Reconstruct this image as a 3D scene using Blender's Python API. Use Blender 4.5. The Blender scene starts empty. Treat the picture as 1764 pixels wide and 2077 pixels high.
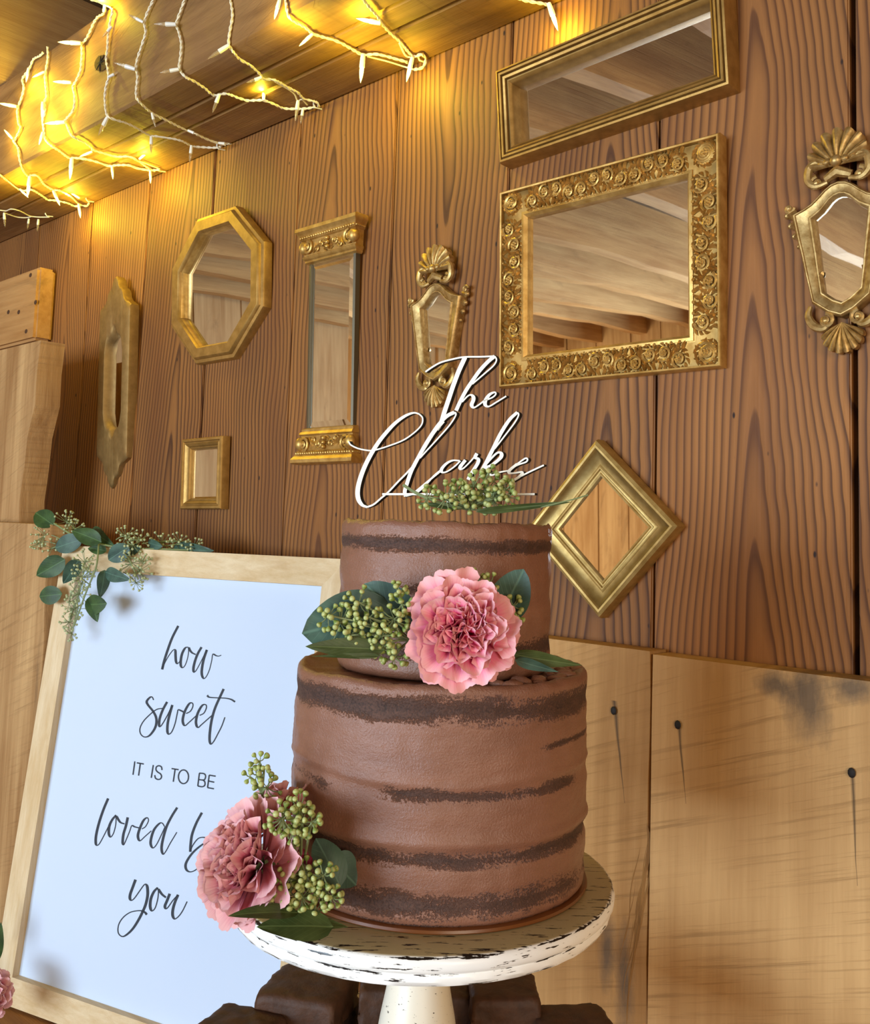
import bpy, bmesh, math, random
from mathutils import Vector, Matrix, Quaternion, noise
random.seed(7)
C = bpy.context.scene.collection
SC = bpy.context.scene
PI = math.pi

# ------------------------------------------------------------------ camera
# solved from the photograph: f = 1914 px, principal point (930.7, 906.1)
EYE = 1.485                                   # eye height above the floor
_R = ((0.74273517, 0.02984264, 0.66891994),
      (-0.03527507, -0.99587511, 0.08359682),
      (-0.66865547, 0.0856865, 0.73861877))   # rows: right, down, forward in (x, up, depth)
FPX, PPX, PPY = 1914.37, 930.71, 906.13
def bl(v): return Vector((v[0], v[2], v[1]))  # (x, up, depth) -> blender axes
RIGHT, DOWN, FWD = bl(_R[0]), bl(_R[1]), bl(_R[2])
CAM = Vector((0, 0, EYE))
cam_d = bpy.data.cameras.new('camera'); cam = bpy.data.objects.new('camera', cam_d); C.objects.link(cam)
cam_d.sensor_fit = 'VERTICAL'; cam_d.sensor_height = 36.0; cam_d.lens = FPX/2077*36
cam_d.shift_x = -(PPX-882)/2077; cam_d.shift_y = (PPY-1038.5)/2077
cam_d.clip_start = 0.02
cam.matrix_world = Matrix((RIGHT, -DOWN, -FWD)).transposed().to_4x4()
cam.location = CAM
SC.camera = cam

# ------------------------------------------------------------------ light and exposure
SC.view_settings.view_transform = 'Standard'; SC.view_settings.look = 'None'
SC.view_settings.gamma = 1.0; SC.view_settings.use_curve_mapping = False
SC.view_settings.exposure = -0.08
SC.cycles.use_denoising = True
SC.cycles.max_bounces = 8
W = bpy.data.worlds.new('daylight'); SC.world = W; W.use_nodes = True
W.node_tree.nodes['Background'].inputs[0].default_value = (0.62, 0.74, 1.0, 1)
W.node_tree.nodes['Background'].inputs[1].default_value = 1.0
def area(name, loc, target, sx, sy, power, col):
    d = bpy.data.lights.new(name, 'AREA'); d.shape = 'RECTANGLE'; d.size = sx; d.size_y = sy
    d.energy = power; d.color = col
    o = bpy.data.objects.new(name, d); C.objects.link(o); o.location = loc
    o.rotation_euler = (Vector(target)-Vector(loc)).to_track_quat('-Z', 'Y').to_euler()
    return o
# daylight through the wide barn doorway in the wall behind the camera, and through the side window
area('doorway_daylight', (-.95, -2.93, 1.40), (-0.8, 0.6, 1.25), 2.4, 1.05, 150, (0.70, 0.86, 1.0))
area('side_window_daylight', (2.05, -0.9, 1.72), (-0.4, 0.6, 1.2), 0.9, 0.8, 32, (1.0, 0.84, 0.60))
area('left_mirror_fill', (-3.45, -1.55, 1.40), (-2.7, -3.0, 1.2), .7, .8, 22, (1.0, .84, .58))  # added warm fill, brightens the boards that the mirrors reflect

# ------------------------------------------------------------------ pixel rays onto real planes
def ray(px, py): return FWD + RIGHT*((px-PPX)/FPX) + DOWN*((py-PPY)/FPX)
def at_depth(px, py, d): return CAM + ray(px, py)*d
def on_wall(px, py, y):  r = ray(px, py); return CAM + r*(y/r.y)
def on_level(px, py, z): r = ray(px, py); return CAM + r*((z-EYE)/r.z)
def on_plane(px, py, p0, n): r = ray(px, py); return CAM + r*((p0-CAM).dot(n)/r.dot(n))
def Z(ox, oy, k, pts): return [(ox+x/k, oy+y/k) for x, y in pts]

# ------------------------------------------------------------------ mesh helpers
class MB:
    def __init__(s): s.v = []; s.f = []
    def add(s, vs, fs):
        o = len(s.v); s.v += [Vector(v) for v in vs]; s.f += [tuple(i+o for i in f) for f in fs]
    def box(s, a, b, bev=0.0):
        (x0, y0, z0), (x1, y1, z1) = a, b
        if bev <= 0:
            s.add([(x0,y0,z0),(x1,y0,z0),(x1,y1,z0),(x0,y1,z0),(x0,y0,z1),(x1,y0,z1),(x1,y1,z1),(x0,y1,z1)],
                  [(3,2,1,0),(4,5,6,7),(0,1,5,4),(1,2,6,5),(2,3,7,6),(3,0,4,7)]); return
        bm = bmesh.new(); bmesh.ops.create_cube(bm, size=1)
        for v in bm.verts:
            v.co = Vector((x0+(v.co.x+.5)*(x1-x0), y0+(v.co.y+.5)*(y1-y0), z0+(v.co.z+.5)*(z1-z0)))
        bmesh.ops.bevel(bm, geom=bm.edges[:], offset=bev, segments=2, affect='EDGES')
        s.bm(bm)
    def bm(s, bm, M=None):
        bm.verts.index_update()
        s.add([(M @ v.co) if M else v.co.copy() for v in bm.verts], [[v.index for v in f.verts] for f in bm.faces]); bm.free()
    def tube(s, pts, rad, n=6, cap=True):
        pts = [Vector(p) for p in pts]
        if len(pts) < 2: return
        rr = rad if isinstance(rad, (list, tuple)) else [rad]*len(pts)
        t0 = (pts[1]-pts[0]).normalized(); up = Vector((0,0,1)) if abs(t0.z) < .9 else Vector((1,0,0))
        a = t0.cross(up).normalized(); vs = []; fs = []
        for i, p in enumerate(pts):
            t = (pts[min(i+1,len(pts)-1)]-pts[max(i-1,0)])
            if t.length < 1e-9: t = t0.copy()
            t.normalize(); a = (a - t*a.dot(t))
            if a.length < 1e-6: a = t.orthogonal()
            a.normalize(); b = t.cross(a)
            for k in range(n):
                th = 2*PI*k/n; vs.append(p + (a*math.cos(th)+b*math.sin(th))*rr[i])
        for i in range(len(pts)-1):
            for k in range(n):
                fs.append((i*n+k, i*n+(k+1)%n, (i+1)*n+(k+1)%n, (i+1)*n+k))
        if cap: fs.append(tuple(range(n))[::-1]); fs.append(tuple((len(pts)-1)*n+k for k in range(n)))
        s.add(vs, fs)
    def ball(s, c, r, seg=8, ring=6, M=None, sc=(1,1,1)):
        bm = bmesh.new(); bmesh.ops.create_uvsphere(bm, u_segments=seg, v_segments=ring, radius=1)
        T = Matrix.Translation(Vector(c)) @ ((M.to_4x4()) if M else Matrix.Identity(4)) @ Matrix.Diagonal((r*sc[0], r*sc[1], r*sc[2], 1))
        s.bm(bm, T)
    def lathe(s, prof, n=64, c=(0,0,0), wob=None):
        vs = []; fs = []
        for i, (r, z) in enumerate(prof):
            for k in range(n):
                th = 2*PI*k/n; rr, zz = (r, z) if wob is None else wob(r, z, th)
                vs.append((c[0]+rr*math.cos(th), c[1]+rr*math.sin(th), c[2]+zz))
        for i in range(len(prof)-1):
            for k in range(n): fs.append((i*n+k, i*n+(k+1)%n, (i+1)*n+(k+1)%n, (i+1)*n+k))
        s.add(vs, fs)

def empty(name, loc=(0,0,0), parent=None):
    o = bpy.data.objects.new(name, None); o.empty_display_size = .02; C.objects.link(o); o.location = loc
    return o
def tag(o, label=None, cat=None, group=None, kind=None):
    if label: o['label'] = label
    if cat: o['category'] = cat
    if group: o['group'] = group
    if kind: o['kind'] = kind
    return o
def world_loc(o):
    l = o.location.copy()
    while o.parent: o = o.parent; l += o.location
    return l
def mk(name, mb, mat, parent=None, smooth=True, origin=None, mesh=None, recalc=True):
    """link one mesh object; vertices are in world space, parents are never rotated here"""
    org = Vector(origin) if origin is not None else (world_loc(parent) if parent else Vector((0,0,0)))
    me = bpy.data.meshes.new(name)
    me.from_pydata([tuple(v-org) for v in mb.v], [], mb.f); me.validate()
    if recalc:
        bm = bmesh.new(); bm.from_mesh(me); bmesh.ops.recalc_face_normals(bm, faces=bm.faces[:]); bm.to_mesh(me); bm.free()
    if smooth:
        me.polygons.foreach_set('use_smooth', [True]*len(me.polygons))
        if smooth != 'all': me.set_sharp_from_angle(angle=math.radians(38))
    me.materials.append(mat)
    o = bpy.data.objects.new(name, me); C.objects.link(o)
    if parent: o.parent = parent; o.location = org - world_loc(parent)
    else: o.location = org
    return o
def inst(name, me, parent, M):
    o = bpy.data.objects.new(name, me); C.objects.link(o); o.parent = parent; o.matrix_local = M
    return o
def spline(pts, n=8):
    """Catmull-Rom through 2D/3D points"""
    P = [Vector(p) for p in pts]
    if len(P) < 3: return P
    out = []
    for i in range(len(P)-1):
        p0 = P[i-1] if i else P[0]*2-P[1]; p1 = P[i]; p2 = P[i+1]; p3 = P[i+2] if i+2 < len(P) else P[-1]*2-P[-2]
        for k in range(n):
            t = k/n
            out.append(.5*((2*p1)+(p2-p0)*t+(2*p0-5*p1+4*p2-p3)*t*t+(-p0+3*p1-3*p2+p3)*t**3))
    out.append(P[-1]); return out

# ------------------------------------------------------------------ materials
class NT:
    def __init__(s, name):
        m = bpy.data.materials.new(name); m.use_nodes = True; s.m = m; s.t = m.node_tree; s.n = s.t.nodes; s.l = s.t.links
        s.b = s.n['Principled BSDF']
    def node(s, typ, **kw):
        x = s.n.new(typ)
        for k, v in kw.items(): setattr(x, k, v)
        return x
    def set(s, sock, val):
        if isinstance(val, bpy.types.NodeSocket): s.l.new(val, sock)
        elif val is not None: sock.default_value = val
    def math(s, op, a, b=None, c=None, clamp=False):
        x = s.node('ShaderNodeMath', operation=op, use_clamp=clamp); s.set(x.inputs[0], a)
        if b is not None: s.set(x.inputs[1], b)
        if c is not None: s.set(x.inputs[2], c)
        return x.outputs[0]
    def obj(s): return s.node('ShaderNodeTexCoord').outputs['Object']
    def mapping(s, vec, scale=(1,1,1), loc=None, rot=None):
        x = s.node('ShaderNodeMapping'); s.set(x.inputs['Vector'], vec); x.inputs['Scale'].default_value = scale
        if loc is not None: s.set(x.inputs['Location'], loc)
        if rot is not None: x.inputs['Rotation'].default_value = rot
        return x.outputs[0]
    def noise(s, vec, scale=5, detail=4, rough=.55, dist=0.0):
        x = s.node('ShaderNodeTexNoise'); s.set(x.inputs['Vector'], vec); x.inputs['Scale'].default_value = scale
        x.inputs['Detail'].default_value = detail; x.inputs['Roughness'].default_value = rough; x.inputs['Distortion'].default_value = dist
        return x.outputs[0]
    def xyz(s, vec):
        x = s.node('ShaderNodeSeparateXYZ'); s.set(x.inputs[0], vec); return x.outputs
    def comb(s, a, b, c):
        x = s.node('ShaderNodeCombineXYZ'); s.set(x.inputs[0], a); s.set(x.inputs[1], b); s.set(x.inputs[2], c); return x.outputs[0]
    def ramp(s, fac, stops, interp='LINEAR'):
        x = s.node('ShaderNodeValToRGB'); s.set(x.inputs[0], fac); r = x.color_ramp; r.interpolation = interp
        while len(r.elements) < len(stops): r.elements.new(.5)
        for e, (p, c) in zip(r.elements, stops):
            e.position = p; e.color = (c, c, c, 1) if isinstance(c, (int, float)) else (*c[:3], 1)
        return x.outputs[0]
    def mix(s, fac, a, b, mode='MIX'):
        x = s.node('ShaderNodeMix', data_type='RGBA', blend_type=mode); s.set(x.inputs[0], fac)
        for sock, v in ((x.inputs[6], a), (x.inputs[7], b)):
            s.set(sock, (*v[:3], 1) if isinstance(v, tuple) else v)
        return x.outputs[2]
    def rnd(s): return s.node('ShaderNodeObjectInfo').outputs['Random']
    def attr(s, name, typ='OBJECT'):
        x = s.node('ShaderNodeAttribute', attribute_type=typ, attribute_name=name); return x.outputs
    def bump(s, h, strength=.3, dist=.001):
        x = s.node('ShaderNodeBump'); s.set(x.inputs['Height'], h); x.inputs['Strength'].default_value = strength; x.inputs['Distance'].default_value = dist
        s.l.new(x.outputs[0], s.b.inputs['Normal'])
    def out(s, col=None, rough=.5, metal=0.0, spec=None):
        if col is not None: s.set(s.b.inputs['Base Color'], (*col[:3], 1) if isinstance(col, tuple) else col)
        s.set(s.b.inputs['Roughness'], rough); s.set(s.b.inputs['Metallic'], metal)
        if spec is not None: s.set(s.b.inputs['Specular IOR Level'], spec)
        return s.m
def srgb(r, g, b):
    f = lambda c: (c/255/12.92) if c/255 <= .04045 else ((c/255+.055)/1.055)**2.4
    return (f(r), f(g), f(b))

def plank_material():
    """softwood wall plank: growth-ring cones cut by the face give cathedral grain"""
    n = NT('aged_pine_plank'); co = n.obj(); x, y, z = n.xyz(co); rnd = n.rnd()
    off = n.comb(n.math('MULTIPLY', rnd, 37.0), n.math('MULTIPLY', rnd, 91.0), n.math('MULTIPLY', rnd, 53.0))
    low = n.noise(n.mapping(co, (2.0, 2.0, 1.7), off), 1.0, 2, .5)
    mid = n.noise(n.mapping(co, (9, 9, 5.0), off), 1.0, 3, .5)
    warp = n.math('ADD', n.math('MULTIPLY', n.math('SUBTRACT', low, .5), .11), n.math('MULTIPLY', n.math('SUBTRACT', mid, .5), .012))
    X = n.math('ADD', n.math('SUBTRACT', x, n.attr('pith')[2]), warp)
    r = n.math('SQRT', n.math('ADD', n.math('MULTIPLY', X, X), .00016))
    ring = n.math('ADD', n.math('MULTIPLY', r, 112.0), n.math('MULTIPLY', z, n.attr('taper')[2]))
    ring = n.math('ADD', ring, n.math('MULTIPLY', mid, 1.2))
    fr = n.math('FRACT', ring)
    stripe = n.ramp(fr, [(0, 0.15), (.30, .05), (.62, .45), (.84, 1.0), (.94, .9), (1.0, .15)])
    fib = n.noise(n.mapping(co, (420, 420, 5), off), 1.0, 3, .6)
    amp = n.noise(n.mapping(co, (5, 5, .8), off), 1.0, 2, .5)
    fac = n.math('MULTIPLY', stripe, n.math('ADD', .45, n.math('MULTIPLY', amp, .9)), clamp=True)
    col = n.mix(fac, srgb(180, 120, 60), srgb(76, 41, 17))
    col = n.mix(n.math('MULTIPLY', fib, .30), col, srgb(92, 60, 34))
    tone = n.noise(n.mapping(co, (3.5, 3.5, 1.1), off), 1.0, 4, .6)
    col = n.mix(n.ramp(tone, [(.42, 0), (.72, .6)]), col, srgb(70, 44, 26))
    redd = n.noise(n.mapping(co, (4, 4, .7), off), 2.0, 3, .6)
    col = n.mix(n.ramp(redd, [(.4, 0), (.7, .35)]), col, srgb(122, 70, 34))
    col = n.mix(n.attr('tone')[2], col, srgb(70, 44, 28))
    # worm holes and specks
    vor = n.node('ShaderNodeTexVoronoi'); n.set(vor.inputs['Vector'], n.mapping(co, (30, 30, 14), off)); vor.inputs['Scale'].default_value = 1.0
    spk = n.ramp(vor.outputs['Distance'], [(.035, 1), (.06, 0)])
    col = n.mix(spk, col, srgb(45, 26, 18))
    n.bump(n.math('ADD', n.math('MULTIPLY', stripe, -.5), fib), .35, .0012)
    return n.out(col, n.math('ADD', .5, n.math('MULTIPLY', fib, .25)), 0, .35)

def rough_wood(name, axis, light, dark, stain=(.1,.07,.05), saw=0.0, k=1.0, stain_amt=.5, extra=None, patch=0.0):
    n = NT(name); co = n.obj(); rnd = n.rnd()
    off = n.comb(n.math('MULTIPLY', rnd, 37.0), n.math('MULTIPLY', rnd, 91.0), n.math('MULTIPLY', rnd, 53.0))
    def sc(a, l): return tuple(l if i == axis else a for i in range(3))
    big = n.noise(n.mapping(co, sc(9*k, 1.6*k), off), 1.0, 4, .55, .6)
    grain = n.noise(n.mapping(co, sc(60*k, 3.0*k), off), 1.0, 5, .6, .4)
    fine = n.noise(n.mapping(co, sc(420*k, 16*k), off), 1.0, 3, .6)
    f = n.math('ADD', n.math('MULTIPLY', big, .55), n.math('MULTIPLY', grain, .45))
    col = n.mix(n.ramp(f, [(.36, 0), (.64, 1)]), light, dark)
    col = n.mix(n.math('MULTIPLY', fine, .25), col, tuple(c*.55 for c in dark))
    st = n.noise(n.mapping(co, sc(7*k, 2.2*k), off), 1.3, 5, .62, .8)
    col = n.mix(n.ramp(st, [(.60, 0), (.76, stain_amt)]), col, stain)
    h = n.math('ADD', fine, n.math('MULTIPLY', grain, .7))
    if saw > 0:
        d = n.mapping(co, (1,1,1), None, (0, .35, 0)); dz = n.xyz(d)[2]
        wv = n.noise(n.comb(n.math('MULTIPLY', n.xyz(d)[0], 5), 0, n.math('MULTIPLY', dz, 170)), 1.0, 3, .7)
        patch_m = n.ramp(n.noise(co, 7, 3, .5), [(.36, 0), (.54, 1)])
        sawm = n.math('MULTIPLY', n.ramp(wv, [(.52, 0), (.66, 1)]), patch_m)
        col = n.mix(n.math('MULTIPLY', sawm, saw), col, tuple(c*.55 for c in dark))
        h = n.math('SUBTRACT', h, n.math('MULTIPLY', sawm, .8))
    if extra: col = extra(n, co, col)
    n.bump(h, .4, .0012)
    return n.out(col, n.math('ADD', .55, n.math('MULTIPLY', fine, .25)), 0, .3)

def simple(name, col, rough=.5, metal=0.0, spec=None, nscale=0, namt=.15, bump=0.0, bdist=.0005):
    n = NT(name)
    if nscale:
        f = n.noise(n.obj(), nscale, 4, .6)
        c = n.mix(n.ramp(f, [(.3, 0), (.7, 1)]), tuple(x*(1-namt) for x in col), tuple(min(1, x*(1+namt)) for x in col))
        if bump: n.bump(f, bump, bdist)
    else: c = col
    return n.out(c, rough, metal, spec)

M_plank = plank_material()
M_dark = simple('dark_gap', srgb(22, 15, 10), .9)
M_beam = rough_wood('hewn_beam', 0, srgb(166, 124, 76), srgb(120, 82, 46), srgb(78, 52, 28), 0.25, 1.0, .5)
M_joist = rough_wood('rough_joist', 1, srgb(226, 184, 126), srgb(186, 140, 88), srgb(112, 80, 48), 0.3, 1.0, .5)
M_ceil = rough_wood('ceiling_boards', 0, srgb(110, 84, 52), srgb(80, 58, 36), srgb(40, 28, 18), 0, 1.0, .5)
M_floor = rough_wood('floor_boards', 0, srgb(130, 96, 62), srgb(96, 68, 42), srgb(60, 42, 26), 0, 1.0, .5)
M_roomwall = rough_wood('barn_wall_boards', 2, srgb(230, 192, 140), srgb(188, 144, 94), srgb(110, 78, 48), 0, 1.0, .5)
M_slab_l = rough_wood('left_slab', 2, srgb(212, 170, 116), srgb(156, 112, 66), srgb(78, 56, 40), .3, 1.0, .85)
M_table = rough_wood('table_wood', 0, srgb(168, 116, 62), srgb(124, 78, 38), srgb(80, 50, 26), 0, 1.0, .4)

def nail_extra(nails, blot=None):
    """iron stains bleeding down from the nails, and a grey weathered blot (object space: x, z)"""
    def fn(n, co, col):
        x, y, z = n.xyz(co)
        wob = n.math('MULTIPLY', n.math('SUBTRACT', n.noise(n.mapping(co, (30, 30, 12)), 1.0, 3, .6), .5), .006)
        xw = n.math('ADD', x, wob)
        for (nx, nz, ln, slope, w) in nails:
            dz = n.math('SUBTRACT', nz, z)
            cx = n.math('ADD', nx, n.math('MULTIPLY', dz, slope))
            dx = n.math('ABSOLUTE', n.math('SUBTRACT', xw, cx))
            wid = n.math('MAXIMUM', n.math('MULTIPLY', n.math('SUBTRACT', 1.0, n.math('DIVIDE', dz, ln)), w), .0004)
            a = n.math('SUBTRACT', 1.0, n.math('DIVIDE', dx, wid), clamp=True)
            on = n.math('MULTIPLY', n.math('GREATER_THAN', dz, -.002), n.math('LESS_THAN', dz, ln))
            col = n.mix(n.math('MULTIPLY', n.math('MULTIPLY', a, on), .85), col, srgb(58, 46, 36))
        if blot:
            for (bx, bz, rx, rz) in blot:
                u = n.math('DIVIDE', n.math('SUBTRACT', x, bx), rx); v = n.math('DIVIDE', n.math('SUBTRACT', z, bz), rz)
                d = n.math('SQRT', n.math('ADD', n.math('MULTIPLY', u, u), n.math('MULTIPLY', v, v)))
                d = n.math('ADD', d, n.math('MULTIPLY', n.math('SUBTRACT', n.noise(n.mapping(co, (38, 38, 20)), 1.0, 5, .7), .5), 1.5))
                col = n.mix(n.ramp(d, [(.2, .85), (1.0, 0)]), col, srgb(104, 88, 72))
        return col
    return fn

def gold_material(name, c1, c2, rough=.36, scale=60, crease_dark=.65):
    n = NT(name); co = n.obj()
    a = n.noise(co, scale, 4, .6); b = n.noise(co, scale*6, 3, .6)
    col = n.mix(n.ramp(a, [(.35, 0), (.68, 1)]), c1, c2)
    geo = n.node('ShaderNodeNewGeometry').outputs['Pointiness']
    col = n.mix(n.ramp(geo, [(.40, crease_dark), (.49, 0)]), col, tuple(c*.28 for c in c1))  # concave creases get a darker tone
    n.bump(n.math('ADD', a, n.math('MULTIPLY', b, .5)), .22, .0006)
    return n.out(col, n.math('ADD', rough, n.math('MULTIPLY', b, .14)), .72, .5)
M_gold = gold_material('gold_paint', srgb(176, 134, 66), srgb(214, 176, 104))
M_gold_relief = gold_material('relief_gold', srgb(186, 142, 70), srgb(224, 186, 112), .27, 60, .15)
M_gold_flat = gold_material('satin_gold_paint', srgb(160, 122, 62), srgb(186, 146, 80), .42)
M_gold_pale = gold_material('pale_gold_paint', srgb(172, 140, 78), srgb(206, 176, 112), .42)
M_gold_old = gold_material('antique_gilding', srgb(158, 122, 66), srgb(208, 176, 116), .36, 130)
M_mirror = simple('mirror_silver', (.86, .85, .82), .015, 1.0)
M_pine = rough_wood('pale_pine', 0, srgb(238, 216, 178), srgb(214, 182, 134), srgb(186, 146, 98), 0, 2.2, .5)
M_pine_v = rough_wood('pale_pine_upright', 2, srgb(238, 216, 178), srgb(214, 182, 134), srgb(186, 146, 98), 0, 2.2, .5)
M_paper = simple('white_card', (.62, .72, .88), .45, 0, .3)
M_ink = simple('charcoal_ink', srgb(34, 42, 54), .6)
M_topper = simple('pale_birch_ply', srgb(250, 242, 224), .5, 0, .4, 200, .05)
M_burnt = simple('charred_ply_edge', srgb(24, 18, 16), .7)
M_wire = simple('white_wire', srgb(236, 226, 200), .4)
M_socket = simple('white_socket', srgb(238, 236, 228), .35)
def lit_material():
    n = NT('lit_mini_bulb'); n.b.inputs['Emission Color'].default_value = (1.0, .72, .16, 1)
    n.b.inputs['Emission Strength'].default_value = 7.0
    return n.out((1, .85, .4), .2)
M_lit = lit_material()
def dim_material():
    n = NT('glass_mini_bulb'); n.b.inputs['Transmission Weight'].default_value = .85
    n.b.inputs['IOR'].default_value = 1.3
    return n.out((1, .88, .62), .08)
M_dim = dim_material()
M_seed = None
def leaf_material(name, c1, c2, rough=.5):
    n = NT(name); co = n.obj()
    a = n.noise(co, 60, 3, .5); uv = n.node('ShaderNodeAttribute', attribute_type='GEOMETRY', attribute_name='leafuv').outputs[1]
    u, v, w = n.xyz(uv)
    rib = n.ramp(n.math('ABSOLUTE', u), [(.0, 1), (.035, .7), (.07, 0)])
    ph = n.math('FRACT', n.math('ADD', n.math('MULTIPLY', v, 9.0), n.math('MULTIPLY', n.math('ABSOLUTE', u), -3.5)))
    side = n.ramp(ph, [(.0, .35), (.08, 0), (.92, 0), (1.0, .35)])
    col = n.mix(n.ramp(a, [(.35, 0), (.65, 1)]), c1, c2)
    col = n.mix(n.math('MULTIPLY', n.math('MAXIMUM', rib, side), .40), col, tuple(min(1, c*2.2+.02) for c in c2))
    n.bump(n.math('MAXIMUM', rib, side), .25, .0006)
    n.b.inputs['Subsurface Weight'].default_value = 0.0
    return n.out(col, rough, 0, .4)
M_leaf = leaf_material('eucalyptus_leaf', srgb(42, 66, 34), srgb(64, 92, 48))
M_leaf_b = leaf_material('eucalyptus_leaf_blue', srgb(48, 72, 62), srgb(72, 102, 86))
M_leaf_o = leaf_material('eucalyptus_leaf_olive', srgb(58, 72, 34), srgb(80, 94, 50))
M_stem = simple('green_stem', srgb(128, 140, 96), .55)
def seed_material():
    n = NT('eucalyptus_seed'); f = n.noise(n.obj(), 300, 2, .5); r = n.rnd()
    z = n.xyz(n.obj())[2]
    col = n.mix(r, srgb(112, 134, 56), srgb(158, 172, 92))
    col = n.mix(n.ramp(z, [(.5, 0), (.95, .5)]), col, srgb(206, 204, 140))
    return n.out(col, .4, 0, .45)
M_seed = seed_material()
def petal_material(name, deep, mid, pale):
    n = NT(name); v = n.node('ShaderNodeAttribute', attribute_type='GEOMETRY', attribute_name='leafuv').outputs[1]
    u, r, w = n.xyz(v)
    st = n.noise(n.comb(n.math('MULTIPLY', u, 22), n.math('MULTIPLY', r, 2), n.math('MULTIPLY', n.rnd(), 40)), 1.0, 3, .6)
    a = n.math('ADD', r, n.math('MULTIPLY', n.math('SUBTRACT', st, .5), .35))
    out = n.attr('outerness')[2]
    col = n.ramp(a, [(.25, deep), (.72, mid), (.97, pale)])
    col = n.mix(n.math('MULTIPLY', out, n.ramp(a, [(.2, .12), (.95, .65)])), col, pale)
    n.b.inputs['Subsurface Weight'].default_value = .12
    n.b.inputs['Subsurface Radius'].default_value = (.004, .002, .0015)
    n.b.inputs['Subsurface Scale'].default_value = 1.0
    n.bump(st, .15, .0005)
    return n.out(col, .55, 0, .25)
M_petal = petal_material('pink_petal', srgb(214, 44, 112), srgb(236, 84, 146), srgb(250, 188, 190))
M_petal_d = petal_material('dusty_rose_petal', srgb(146, 40, 76), srgb(202, 98, 122), srgb(236, 184, 184))

def frosting_material(name, bands, R0):
    """thin chocolate buttercream scraped back to the dark crumb along the layer joints"""
    n = NT(name); co = n.obj(); x, y, z = n.xyz(co)
    sw = n.noise(n.mapping(co, (14, 14, 60)), 1.0, 4, .6); fine = n.noise(co, 700, 3, .7); med = n.noise(n.mapping(co, (42, 42, 150)), 1.0, 5, .72)
    big = n.noise(n.mapping(co, (9, 9, 9)), 1.0, 3, .5)
    col = n.mix(n.ramp(sw, [(.3, 0), (.7, 1)]), srgb(134, 91, 72), srgb(152, 106, 84))
    col = n.mix(n.math('MULTIPLY', fine, .35), col, srgb(108, 70, 54))
    wav = n.math('MULTIPLY', n.math('SUBTRACT', big, .5), .012)
    tot = None
    s_ = n.math('DIVIDE', n.math('ADD', n.math('MULTIPLY', x, .724), n.math('MULTIPLY', y, .689)), R0)
    for (h, w, a, k, s0, s1) in bands:
        cov = n.noise(n.mapping(co, (11, 11, 4), (k*3.1, k*1.7, k*.3)), 1.0, 2, .5)
        d = n.math('ABSOLUTE', n.math('SUBTRACT', n.math('ADD', z, wav), h))
        m = n.math('SUBTRACT', 1.0, n.math('DIVIDE', d, w), clamp=True)
        m = n.math('MULTIPLY', m, n.ramp(cov, [(.34, max(0.0, a-.55)), (.56, a)]))
        if s0 > -1.5 or s1 < 1.5:
            mid_, hw = (s0+s1)/2, (s1-s0)/2
            m = n.math('MULTIPLY', m, n.math('MULTIPLY', n.math('SUBTRACT', hw+.12, n.math('ABSOLUTE', n.math('SUBTRACT', s_, mid_))), 6.0, clamp=True))
        tot = m if tot is None else n.math('MAXIMUM', tot, m)
    rag = n.math('ADD', tot, n.math('MULTIPLY', n.math('SUBTRACT', med, .5), 1.7))
    rag2 = n.math('ADD', rag, n.math('MULTIPLY', n.math('SUBTRACT', fine, .5), 1.5))
    mask = n.math('MULTIPLY', n.ramp(rag2, [(.34, 0), (.66, 1)]), n.ramp(tot, [(.04, 0), (.3, 1)]))
    col = n.mix(n.math('MULTIPLY', mask, n.ramp(n.math('ADD', n.math('MULTIPLY', fine, .6), n.math('MULTIPLY', med, .4)), [(.38, .98), (.62, .62)])), col, srgb(42, 25, 20))
    h = n.math('ADD', n.math('MULTIPLY', sw, .8), n.math('ADD', n.math('MULTIPLY', fine, .42), n.math('MULTIPLY', mask, -.8)))
    n.bump(h, .75, .0018)
    return n.out(col, n.math('ADD', .34, n.math('MULTIPLY', mask, .4)), 0, .5)
M_brownie_top = simple('brownie_frosting', srgb(72, 45, 29), .6, 0, .3, 90, .3, .5, .002)
M_brownie = simple('brownie_crumb', srgb(46, 27, 18), .75, 0, .3, 220, .5, .9, .003)
M_board = simple('cake_board_brown', srgb(112, 62, 24), .3)

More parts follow.
